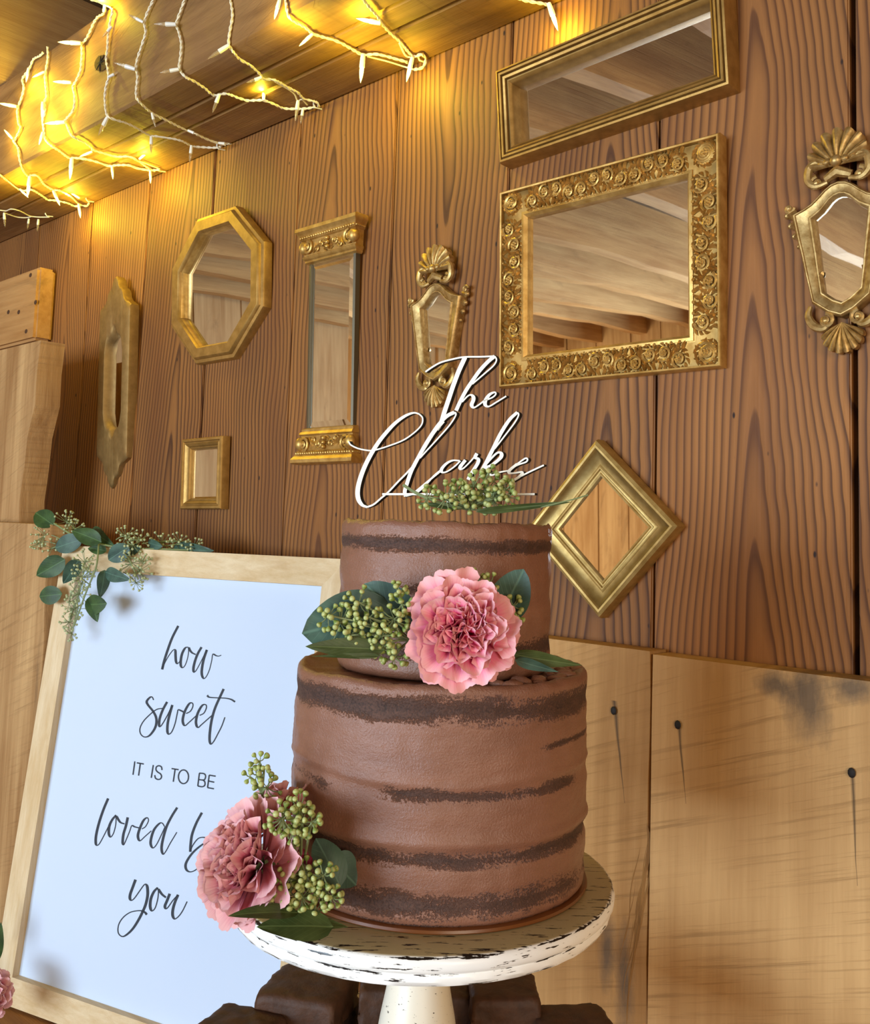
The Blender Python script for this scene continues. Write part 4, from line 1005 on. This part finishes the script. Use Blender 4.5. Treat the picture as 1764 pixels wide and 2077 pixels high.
# ------------------------------------------------------------------ brownies on the lower plate
def brownie(px, py, ztop, w, d, rot, label, seed):
    c = on_level(px, py, ztop); h = ztop-(ZL+.0005)
    bm = bmesh.new(); bmesh.ops.create_cube(bm, size=1); bmesh.ops.subdivide_edges(bm, edges=bm.edges[:], cuts=13, use_grid_fill=True)
    Rm = Matrix.Rotation(rot, 3, 'Z'); top = MB(); base = MB()
    for v in bm.verts:
        p = v.co.copy()
        k = max(0, abs(p.x)-.38)+max(0, abs(p.y)-.38)
        if p.z > .3: p.z -= k*k*6*.35; 
        p.x *= 1-.10*max(0, p.z)*(abs(p.x) > .45); p.y *= 1-.10*max(0, p.z)*(abs(p.y) > .45)
        q_ = Vector((p.x*w, p.y*d, (p.z+.5)*h)); nz_ = Vector(v.co).normalized()
        am = .0012 if v.co.z > .25 else .0032
        q_ += nz_*am*(noise.noise((q_*95+Vector((seed, 0, 0))))+.7*noise.noise((q_*260+Vector((0, seed, 0)))))
        q_.z = max(q_.z, 0); v.co = Rm @ q_
    root = tag(empty('brownie', (c.x, c.y, ZL+.0005)), label, 'brownie', 'frosted brownies under the cake')
    T = Matrix.Translation((c.x, c.y, ZL+.0005))
    bm.verts.index_update(); F = [[v.index for v in f.verts] for f in bm.faces]; V_ = [T @ v.co for v in bm.verts]
    topF = [fc for fc in F if sum(V_[i].z for i in fc)/len(fc) > ZL+h*.62]; botF = [fc for fc in F if fc not in topF]
    bm.free()
    for nm, FF, mt in (('crumb', botF, M_brownie), ('frosting', topF, M_brownie_top)):
        idx = sorted({i for fc in FF for i in fc}); mp = {a: b for b, a in enumerate(idx)}
        m = MB(); m.add([V_[i] for i in idx], [[mp[i] for i in fc] for fc in FF]); mk(nm, m, mt, root, 'all')
BT = ZL+.066
brownie(625, 1990, BT, .066, .058, .50, 'large dark frosted brownie left of the stand stem, under the plate edge', 1)
brownie(770, 1988, BT+.004, .030, .035, .75, 'narrow brownie half hidden behind the stand stem', 2)
brownie(1022, 1996, BT+.002, .054, .05, .78, 'brownie right of the stand stem with a rough crumbly side', 3)
brownie(918, 2003, BT-.010, .030, .035, .7, 'brownie peeping out close to the right of the stand stem', 4)
brownie(488, 2070, BT-.012, .056, .045, .35, 'brownie at the bottom edge in front of the sign, left of the others', 5)
brownie(1165, 2068, BT-.010, .058, .055, .9, 'brownie cut off by the bottom edge, rightmost on the lower plate', 6)

# ------------------------------------------------------------------ script cake topper
TN = bl((.06, 0, -.998)).normalized(); TP = CC + Vector((0, 0, 0)) + TN*.004
topper = tag(empty('cake_topper', (CC.x, CC.y, PC.z+z3)), 'pale wooden script cake topper with charred edges, standing on the cake', 'cake topper')
TW = .0036
fm = MB(); em = MB()
def tstroke(pts, wmin, wmax, const=None):
    L, R_ = ribbon(pts, wmin, wmax, 9, const); n = len(L)
    tstroke.k = getattr(tstroke, 'k', 0)+1; lift = TN*(.00007*tstroke.k)
    a = [on_plane(p.x, p.y, TP, TN)+lift for p in L]; b = [on_plane(p.x, p.y, TP, TN)+lift for p in R_]
    vs = [v for pr in zip(a, b) for v in pr]
    fm.add(vs, [(2*i, 2*i+1, 2*i+3, 2*i+2) for i in range(n-1)])
    back = [v-TN*TW for v in vs]; al = [v-TN*.00025 for v in vs]+back; o = 2*n
    fs = []
    for i in range(n-1):
        fs += [(2*i, 2*i+2, o+2*i+2, o+2*i), (2*i+1, o+2*i+1, o+2*i+3, 2*i+3), (o+2*i, o+2*i+2, o+2*i+3, o+2*i+1)]
    fs += [(0, o, o+1, 1), (2*n-2, 2*n-1, o+2*n-1, o+2*n-2)]
    em.add(al, fs)
q = lambda *p: Z(840, 710, 8.82, p)
tstroke(q((200,390),(330,300),(480,220),(700,160),(900,125),(1200,120),(1440,110)), 3.0, 3.0, 3.4)
tstroke(q((910,130),(800,370),(700,630),(620,870),(540,1110),(480,1300),(400,1420)), 4, 9.5, 9.0)
tstroke(q((1440,112),(1330,200),(1180,360),(1050,540),(930,720),(830,910),(750,1085)), 4, 9, 7.4)
tstroke(q((1040,610),(1250,430),(1420,280),(1473,180),(1445,112)), 2.6, 2.6, 3.0)
tstroke(q((860,930),(960,825),(1020,805),(1060,840),(1060,900),(1030,980),(1070,1030),(1160,980),(1250,910)), 3, 8)
tstroke(q((1250,910),(1400,850),(1463,790),(1440,757),(1350,800),(1280,900),(1275,980),(1340,1010),(1480,930),(1650,825)), 3, 8)
q = lambda *p: Z(700, 820, 8.82, p)
tstroke(q((65,665),(110,730),(250,795),(450,830),(560,815),(800,740),(1050,640),(1250,500),(1370,370),(1390,250),(1330,175)), 2, 2, 2.9)
tstroke(q((1330,175),(1230,155),(1080,210),(900,340),(730,520),(590,700),(460,910),(350,1130),(270,1350),(230,1550),(245,1700),(310,1800),(400,1840)), 3.2, 9.5)
tstroke(q((400,1840),(520,1790),(650,1680),(780,1570),(950,1390),(1100,1240),(1250,1075)), 3, 3, 3.6)
tstroke(q((1764,300),(1600,490),(1430,760),(1280,1020),(1190,1200),(1120,1400),(1075,1560),(1095,1650)), 4, 8, 7.6)
tstroke(q((1100,1640),(1290,1580),(1450,1440),(1600,1280),(1720,1180)), 3, 3, 3.6)
q = lambda *p: Z(840, 820, 6.3, p)
tstroke(q((80,690),(180,580),(300,450),(450,280),(530,160),(535,110),(480,110)), 2, 2, 3.0)
tstroke(q((520,105),(430,150),(330,250),(230,390),(120,570),(40,720),(0,800)), 4, 8, 7.2)
tstroke(q((0,1140),(30,1115),(180,990),(350,850)), 3, 3, 3.8)
tstroke(q((590,722),(500,720),(420,760),(360,830),(370,870),(430,860),(520,800),(600,725)), 3, 7)
tstroke(q((665,715),(600,800),(610,830),(650,810),(740,720),(812,630)), 3, 8)
tstroke(q((812,630),(790,680),(832,705),(820,760),(770,840),(720,920),(700,965)), 4, 7.5)
tstroke(q((1040,570),(1180,390),(1300,230),(1345,140),(1330,105)), 2, 2, 3.0)
tstroke(q((1330,105),(1230,200),(1120,370),(1020,570),(940,730),(880,850),(865,940)), 4, 8)
tstroke(q((930,770),(1010,680),(1080,620),(1125,630),(1120,680),(1050,745),(980,790),(925,800)), 4, 8)
tstroke(q((930,800),(950,840),(980,895),(1020,905),(1100,872),(1215,850)), 3, 6)
tstroke(q((1215,850),(1330,780),(1440,740),(1462,705),(1430,695),(1330,765)), 2, 2, 3.2)
tstroke(q((1330,765),(1240,840),(1230,880),(1300,880),(1380,868),(1392,890),(1340,940),(1225,1005)), 3.5, 7)
tstroke(q((1370,925),(1500,860),(1672,780)), 3, 3, 3.2)
tstroke([(778, 1002.5), (930, 1002.5), (1087, 1002.5)], 4, 4, 4.2)
for sx in (912, 985): tstroke([(sx, 1002.5), (sx+.3, 1020), (sx+.6, 1037)], 5, 5, 5.5)
mk('lettering', fm, M_topper, topper, False); mk('charred_edge', em, M_burnt, topper, False)

# ------------------------------------------------------------------ flowers and foliage
def with_uv(o, uvs):
    a = o.data.attributes.new('leafuv', 'FLOAT_VECTOR', 'POINT'); a.data.foreach_set('vector', [c for t in uvs for c in t]); return o
def leaf(parent, base, tip, wid, N, mat, shape='round', bend=.0, fold=.12, name='leaf', stalk=0.0):
    base, tip = Vector(base), Vector(tip); U = tip-base; L = U.length; U.normalize(); N = (N-U*N.dot(U)).normalized(); V_ = N.cross(U)
    nu, nv = 6, 12; vs = []; uv = []; fs = []
    for j in range(nv+1):
        t = j/nv
        if shape == 'round': w = max(0, math.sin(PI*t**.86))**.62
        elif shape == 'egg': w = max(0, math.sin(PI*t**.72))**.75*(1-.12*t)
        else: w = max(0, math.sin(PI*t**.62))**.9*(1-.25*t)
        for i in range(nu+1):
            s = 2*i/nu-1
            h = bend*L*math.sin(PI*t) + fold*wid*.5*abs(s)*w + .018*L*noise.noise((s*1.7+base.x*90, t*2.3+base.z*90, 3))
            vs.append(base+U*(L*t)+V_*(wid*.5*s*w)+N*h); uv.append((s*w, t, 0))
    for j in range(nv):
        for i in range(nu): a = j*(nu+1)+i; fs.append((a, a+1, a+nu+2, a+nu+1))
    m = MB(); m.add(vs, fs); o = mk(name, m, mat, parent, 'all', recalc=False); with_uv(o, uv)
    return o
def leafpx(parent, b, t, wpx, db, dt, mat, shape='round', roll=0.0, bend=.04, fold=.12, up=None):
    B, T = at_depth(*b, db), at_depth(*t, dt); mid = (B+T)*.5; N = (CAM-mid).normalized(); U = (T-B).normalized()
    if up is not None: N = Vector(up)
    N = Matrix.Rotation(roll, 3, U) @ (N-U*N.dot(U)).normalized()
    return leaf(parent, B, T, wpx/FPX*(db+dt)*.5/max(.35, math.cos(roll)), N, mat, shape, bend, fold)
m_ = MB(); m_.lathe([(.0001, -.55), (.30, -.50), (.62, -.1), (.92, .35), (1.0, .75), (.86, 1.1), (.52, 1.34), (.22, 1.40), (.0001, 1.42)], 10)
o_ = mk('seed', m_, M_seed, None, 'all'); SEED = o_.data; bpy.data.objects.remove(o_)
rs = random.Random(11)
def umbel(parent, stems, c, root, n, R, size, facing, single=True, bag=None):
    """cluster of teardrop seed buds on thin stalks around node c"""
    c = Vector(c); root = Vector(root)
    stems.tube(spline([root, (root+c)*.5+Vector((0, 0, .002)), c-facing*.2*R], 4), [size*.42]*9, 5)
    node = c-facing*R*.45
    pts = []; tries = 0
    while len(pts) < n and tries < 4000:
        tries += 1
        d = Vector((rs.gauss(0, 1), rs.gauss(0, 1), rs.gauss(0, 1))).normalized()
        if d.dot(facing) < -.35: continue
        p = node+d*R*rs.uniform(.78, 1.12)
        if all((p-q_).length > size*1.75 for q_ in pts): pts.append(p)
    for p in pts:
        d = (p-node).normalized(); s = size*rs.uniform(.85, 1.12)
        stems.tube([node, (node+p)*.5+Vector((0, 0, -.0006)), p-d*s*.4], size*.20, 4, False)
        M = Matrix.Translation(p-world_loc(parent)) @ d.to_track_quat('Z', 'Y').to_matrix().to_4x4() @ Matrix.Scale(s, 4)
        if single: inst('seed', SEED, parent, M)
        else: bag.add([world_loc(parent)+(M @ v.co) for v in SEED.vertices], [tuple(pp.vertices) for pp in SEED.polygons])
# carnation petals: a few ruffled fan shapes shared by every petal object
def petal_mesh(mat, spread, ruf, freq, cup, seed, ser):
    nu, nv = 22, 8; r = random.Random(seed); ph = r.uniform(0, 6); vs = []; uv = []; fs = []
    for j in range(nv+1):
        t = .10+.90*j/nv
        for i in range(nu+1):
            u = 2*i/nu-1; e = 1-.12*abs(u)**3-ser*(i % 2)*(j == nv)*(1+math.sin(i*1.7+ph))-.04*math.sin(u*5+ph)*(j/nv)
            a = spread*u*(.35+.65*t); x = t*e*math.cos(a); y = t*e*math.sin(a)
            z = cup*t*t + ruf*t**1.7*(math.sin(freq*u*PI+ph)+.35*math.sin(freq*2.3*u*PI+ph*2))
            x -= .25*ruf*t*math.cos(freq*u*PI+ph)
            vs.append((x, y, z)); uv.append((u, t, 0))
    for j in range(nv):
        for i in range(nu): a = j*(nu+1)+i; fs.append((a, a+1, a+nu+2, a+nu+1))
    me = bpy.data.meshes.new('petal'); me.from_pydata(vs, [], fs); me.polygons.foreach_set('use_smooth', [True]*len(me.polygons)); me.materials.append(mat)
    at = me.attributes.new('leafuv', 'FLOAT_VECTOR', 'POINT'); at.data.foreach_set('vector', [c for t_ in uv for c in t_]); return me
PET = {}
for key, mat in (('pink', M_petal), ('dusty', M_petal_d)):
    PET[key] = {'o': [petal_mesh(mat, .50, .060, 1.3, .06, s, .014) for s in (1, 2, 3)], 'm': [petal_mesh(mat, .56, .110, 1.7, .10, s, .016) for s in (4, 5, 6)],
                'c': [petal_mesh(mat, .85, .170, 2.0, .05, s, .012) for s in (7, 8, 9)]}
def carnation(c, axis, R, key, label, seed, roll=0.0, calyx=True):
    root = tag(empty('carnation', c), label, 'flower', 'carnations dressing the cake')
    r = random.Random(seed)
    Q = axis.to_track_quat('Z', 'Y').to_matrix().to_4x4() @ Matrix.Rotation(roll, 4, 'Z')
    for (kind, n, L, tilt, zb, rb, out) in (('o', 9, 1.00, 10, -.30, .05, 1.0), ('o', 9, .95, 22, -.27, .05, .75), ('m', 9, .88, 36, -.26, .05, .40), ('m', 8, .80, 50, -.24, .05, .15),
                                           ('c', 7, .70, 62, -.20, .06, .05), ('c', 6, .62, 73, -.18, .10, .0), ('c', 5, .56, 84, -.14, .04, .0), ('c', 4, .52, 92, -.12, .10, .0)):
        a0 = r.uniform(0, 6)
        for i in range(n):
            a = a0+2*PI*i/n+r.uniform(-.16, .16); ti = math.radians(tilt+r.uniform(-7, 7)); l = L*r.uniform(.90, 1.06)
            M = Q @ Matrix.Rotation(a, 4, 'Z') @ Matrix.Translation((rb, 0, zb)) @ Matrix.Rotation(-ti, 4, 'Y') @ Matrix.Rotation(r.uniform(-.22, .22), 4, 'X')
            M = Matrix.Scale(R, 4) @ M @ Matrix.Scale(l, 4)
            o = inst('petal', r.choice(PET[key][kind]), root, M); o['outerness'] = out
    if calyx:
        m = MB(); m.lathe([(.001, -.95), (.10, -.93), (.16, -.70), (.17, -.40), (.22, -.30), (.12, -.27)], 10)
        T = Matrix.Translation(Vector(c)) @ Q @ Matrix.Scale(R, 4); m.v = [T @ v for v in m.v]; mk('calyx', m, M_stem, root)
    return root
toC = lambda p: (CAM-p).normalized()
# --- front bouquet on the ledge of the lower tier
fc = at_depth(942, 1276, .568)
carnation(fc, (toC(fc)*1.0+Vector((0, 0, .10))+RIGHT*.05).normalized(), .0355, 'pink', 'bright pink carnation on the ledge between the cake tiers', 5, calyx=False)
S1 = tag(empty('eucalyptus_sprig', at_depth(760, 1290, .592)), 'seeded eucalyptus with dark round leaves left of the bright pink carnation on the cake ledge', 'foliage', 'eucalyptus sprigs')
D = .590
leafpx(S1, (800, 1240), (612, 1285), 122, .596, .586, M_leaf_b, 'round', .12, .04)
leafpx(S1, (842, 1268), (738, 1184), 84, .596, .600, M_leaf_b, 'round', -.2, .03)
leafpx(S1, (780, 1318), (619, 1311), 44, .578, .566, M_leaf_o, 'egg', .2, .02)
leafpx(S1, (772, 1330), (632, 1331), 14, .574, .566, M_leaf_o, 'point', .2, .02)
st = MB(); FC = toC(at_depth(740, 1270, D)); n0 = at_depth(835, 1300, .588)
for (x, y, n, r) in ((690, 1262, 20, 36), (728, 1222, 16, 28), (748, 1252, 16, 28), (712, 1288, 16, 28), (800, 1255, 18, 30), (775, 1290, 16, 26), (815, 1225, 10, 20), (808, 1200, 9, 17), (772, 1312, 14, 24), (800, 1332, 14, 24), (665, 1248, 9, 22)):
    umbel(S1, st, at_depth(x, y, .580-.004*rs.random()), n0, n, r/FPX*.580, .00180, FC)
mk('stem', st, M_stem, S1)
S2 = tag(empty('eucalyptus_sprig', at_depth(1050, 1290, .594)), 'eucalyptus with a pale round leaf and slim pointed leaves right of the bright pink carnation', 'foliage', 'eucalyptus sprigs')
leafpx(S2, (1012, 1262), (1062, 1154), 82, .600, .598, M_leaf_b, 'round', -.1, .04)
leafpx(S2, (1040, 1326), (1180, 1349), 34, .574, .586, M_leaf_o, 'point', .35, .03)
leafpx(S2, (1044, 1338), (1133, 1363), 24, .572, .578, M_leaf_b, 'point', .3, .02)
st = MB(); n0 = at_depth(1000, 1262, .594)
for (x, y, n, r) in ((1042, 1228, 8, 18), (1048, 1250, 7, 14), (968, 1172, 8, 18), (996, 1180, 7, 16)):
    umbel(S2, st, at_depth(x, y, .590), n0, n, r/FPX*.59, .00170, FC)
mk('stem', st, M_stem, S2)
# --- sprig lying on top of the cake under the topper
S3 = tag(empty('eucalyptus_sprig', (CC.x, CC.y, PC.z+z3)), 'seeded eucalyptus sprig lying on top of the cake under the script topper', 'foliage', 'eucalyptus sprigs')
st = MB(); n0 = at_depth(955, 1034, .655)
for (x, y, n, r) in ((905, 1008, 14, 30), (868, 1008, 10, 20), (925, 998, 14, 25), (962, 984, 14, 26), (988, 990, 16, 27), (1018, 984, 13, 22), (1000, 1010, 18, 28), (950, 1010, 18, 28), (1030, 1005, 10, 20), (992, 958, 6, 12), (1025, 992, 9, 18)):
    umbel(S3, st, at_depth(x, y, .652-.012*rs.random()), n0, n, r/FPX*.65, .00195, FC)
st.tube(spline([at_depth(818, 984, .66), at_depth(850, 1003, .652), at_depth(900, 1022, .65), n0], 5), .0011, 6)
st.tube(spline([n0, at_depth(1060, 1034, .64), at_depth(1150, 1016, .63), at_depth(1192, 1004, .63)], 5), .0005, 5)
mk('stem', st, M_stem, S3)
leafpx(S3, (965, 1038), (1160, 1018), 18, .640, .632, M_leaf_o, 'point', .5, .0)
leafpx(S3, (945, 1030), (840, 1020), 16, .655, .665, M_leaf_o, 'point', .6, .0)
# --- cascade at the lower left
ax = (toC(at_depth(480, 1745, .57))*.62 - RIGHT*.72 + Vector((0, 0, .10))).normalized()
c1 = at_depth(498, 1748, .575)
carnation(c1, ax, .0400, 'dusty', 'large dusty rose carnation facing left on the rim of the cake stand', 21, roll=.4)
c2 = at_depth(540, 1652, .622)
carnation(c2, (toC(c2)*.05-RIGHT*.50+Vector((0, 0, .75))).normalized(), .0310, 'dusty', 'second dusty rose carnation behind the large one, only its upper petals showing', 33)
S4 = tag(empty('eucalyptus_sprig', at_depth(620, 1800, .575)), 'seeded eucalyptus at the foot of the cake beside the dusty rose carnations', 'foliage', 'eucalyptus sprigs')
leafpx(S4, (690, 1800), (640, 1700), 66, .580, .590, M_leaf_b, 'round', .25, .05)
leafpx(S4, (668, 1742), (722, 1796), 76, .588, .590, M_leaf_b, 'egg', -.3, .04)
leafpx(S4, (606, 1852), (463, 1858), 44, .552, .535, M_leaf_o, 'egg', .1, .04, up=(0, -1.3, 1))
leafpx(S4, (676, 1880), (520, 1880), 74, .552, .540, M_leaf_o, 'egg', .0, .01, up=(0, -1.1, 1))
leafpx(S4, (585, 1866), (706, 1880), 46, .556, .562, M_leaf_o, 'point', .0, .01, up=(0, -.8, 1))
st = MB(); n0 = at_depth(610, 1790, .578)
for (x, y, n, r) in ((572, 1662, 18, 30), (606, 1640, 18, 28), (612, 1672, 18, 28), (590, 1690, 12, 22), (632, 1668, 7, 16),
                     (590, 1788, 18, 28), (620, 1775, 18, 26), (655, 1778, 14, 24), (580, 1822, 18, 28), (612, 1822, 18, 26), (652, 1815, 14, 24), (672, 1822, 12, 20), (555, 1838, 8, 16), (640, 1850, 10, 20)):
    umbel(S4, st, at_depth(x, y, .560-.006*rs.random()), n0, n, r/FPX*.56, .00185, FC)
for (x, y, n, r) in ((526, 1545, 7, 15), (520, 1572, 6, 13), (506, 1576, 4, 10), (536, 1556, 3, 9), (540, 1600, 12, 24)):
    umbel(S4, st, at_depth(x, y, .600), at_depth(532, 1612, .605), n, r/FPX*.60, .00185, FC)
st.tube(spline([at_depth(528, 1550, .601), at_depth(531, 1610, .605), at_depth(560, 1700, .60), n0], 5), .0008, 5)
mk('stem', st, M_stem, S4)
m = MB()
for i in range(7): 
    p = at_depth(598+i*4.5, 1738+8*math.sin(i*1.4), .572); m.ball(p, .0026, 8, 6, None, (1.4, .8, 1.2))
mk('curled_petal', m, M_petal_d, S4)
# --- garland over the top left corner of the sign
G = tag(empty('eucalyptus_garland', sp(-.47, -.02, .02)), 'eucalyptus garland with round leaves draped over the top left corner of the sign', 'foliage')
def gd(px, py, off):                                            # camera depth at a height off the sign face
    p = on_plane(px, py, S0, NN); return (p-CAM).dot(FWD)-off
for (b, t_, w, off, mt, shp, ro) in (((108,1066),(72,1040),40,.02,M_leaf,'round',.1), ((206,1100),(146,1076),36,.04,M_leaf,'egg',.1), ((168,1094),(112,1112),38,.02,M_leaf_b,'round',.2),
        ((186,1074),(236,1110),30,.01,M_leaf,'point',.3), ((132,1134),(74,1168),44,.03,M_leaf,'egg',.1), ((160,1134),(128,1184),34,.04,M_leaf_b,'egg',-.2), ((126,1204),(80,1210),38,.03,M_leaf,'round',.0),
        ((262,1108),(220,1136),38,.03,M_leaf_b,'round',.1), ((214,1160),(264,1176),30,.05,M_leaf_b,'egg',.2), ((212,1156),(202,1214),27,.05,M_leaf_b,'egg',-.3), ((184,1208),(198,1262),30,.05,M_leaf,'egg',.3),
        ((180,1226),(217,1224),40,.055,M_leaf,'round',.1), ((352,1112),(434,1117),34,-.02,M_leaf_b,'egg',.2), ((300,1100),(330,1108),20,.0,M_leaf_b,'round',.4), ((216,1118),(178,1112),22,.02,M_leaf,'egg',.3),
        ((250,1118),(286,1108),26,.01,M_leaf_b,'round',.2)):
    leafpx(G, b, t_, w, gd(*b, off), gd(*t_, off+.008), mt, shp, ro, .06)
st = MB(); bag = MB(); FS = toC(sp(-.5, 0, 0))
def gp(x, y, off): return at_depth(x, y, gd(x, y, off))
for (x, y, n, r, off) in ((92,1085,22,26,.02),(80,1100,12,18,.02),(135,1058,22,24,.0),(152,1072,16,22,.01),(105,1112,12,20,.02),(255,1088,24,24,.02),(270,1105,18,22,.03),(285,1095,12,18,.02),(330,1100,20,22,-.01),(365,1098,20,22,-.01),(395,1106,14,16,-.01),
        (172,1140,18,24,.05),(166,1172,20,24,.05),(160,1205,20,24,.05),(150,1235,20,22,.05),(140,1262,16,18,.05),(145,1285,10,14,.05),(178,1160,12,18,.06),(268,1142,16,24,.04),(282,1158,18,24,.045),(276,1182,12,16,.045),(290,1140,10,16,.04),(140,1220,12,18,.05)):
    umbel(G, st, gp(x, y, off), gp(x*.7+.3*190, y*.7+.3*1110, off*.8), n, r/FPX*1.42, .0021, FS, False, bag)
st.tube(spline([gp(110,1062,.02), gp(160,1092,.025), gp(210,1105,.025), gp(260,1112,.012), gp(330,1114,.0), gp(420,1118,-.02)], 6), .0016, 6)
st.tube(spline([gp(200,1104,.03), gp(195,1150,.055), gp(175,1200,.055), gp(150,1270,.05)], 6), .0013, 6)
st.tube(spline([gp(240,1108,.02), gp(262,1135,.04), gp(280,1175,.045)], 6), .0011, 6)
mk('stem', st, M_stem, G)
tag(mk('tiny_seeds', bag, simple('tiny_eucalyptus_seed', srgb(176, 184, 138), .5), G, 'all'), kind='stuff')
# --- flower and leaf at the very left edge, beside the foot of the sign
c3 = at_depth(-26, 2022, 1.30)
carnation(c3, (toC(c3)+Vector((0, 0, .3))).normalized(), .036, 'dusty', 'pink flower cut by the left edge, in front of the foot of the framed sign', 44)
S5 = tag(empty('eucalyptus_sprig', at_depth(-20, 1900, 1.36)), 'dark green leaves just showing at the left edge beside the framed sign', 'foliage', 'eucalyptus sprigs')
leafpx(S5, (-14, 1960), (2, 1870), 24, 1.36, 1.37, M_leaf, 'egg', .3, .05); leafpx(S5, (-34, 1930), (-6, 1838), 28, 1.36, 1.38, M_leaf_b, 'egg', .1, .05)
m = MB(); m.tube(spline([at_depth(-12, 1955, 1.36), at_depth(-24, 2000, 1.33), c3-Vector((0, 0, .03))], 5), .0016, 6); mk('stem', m, M_stem, S5)
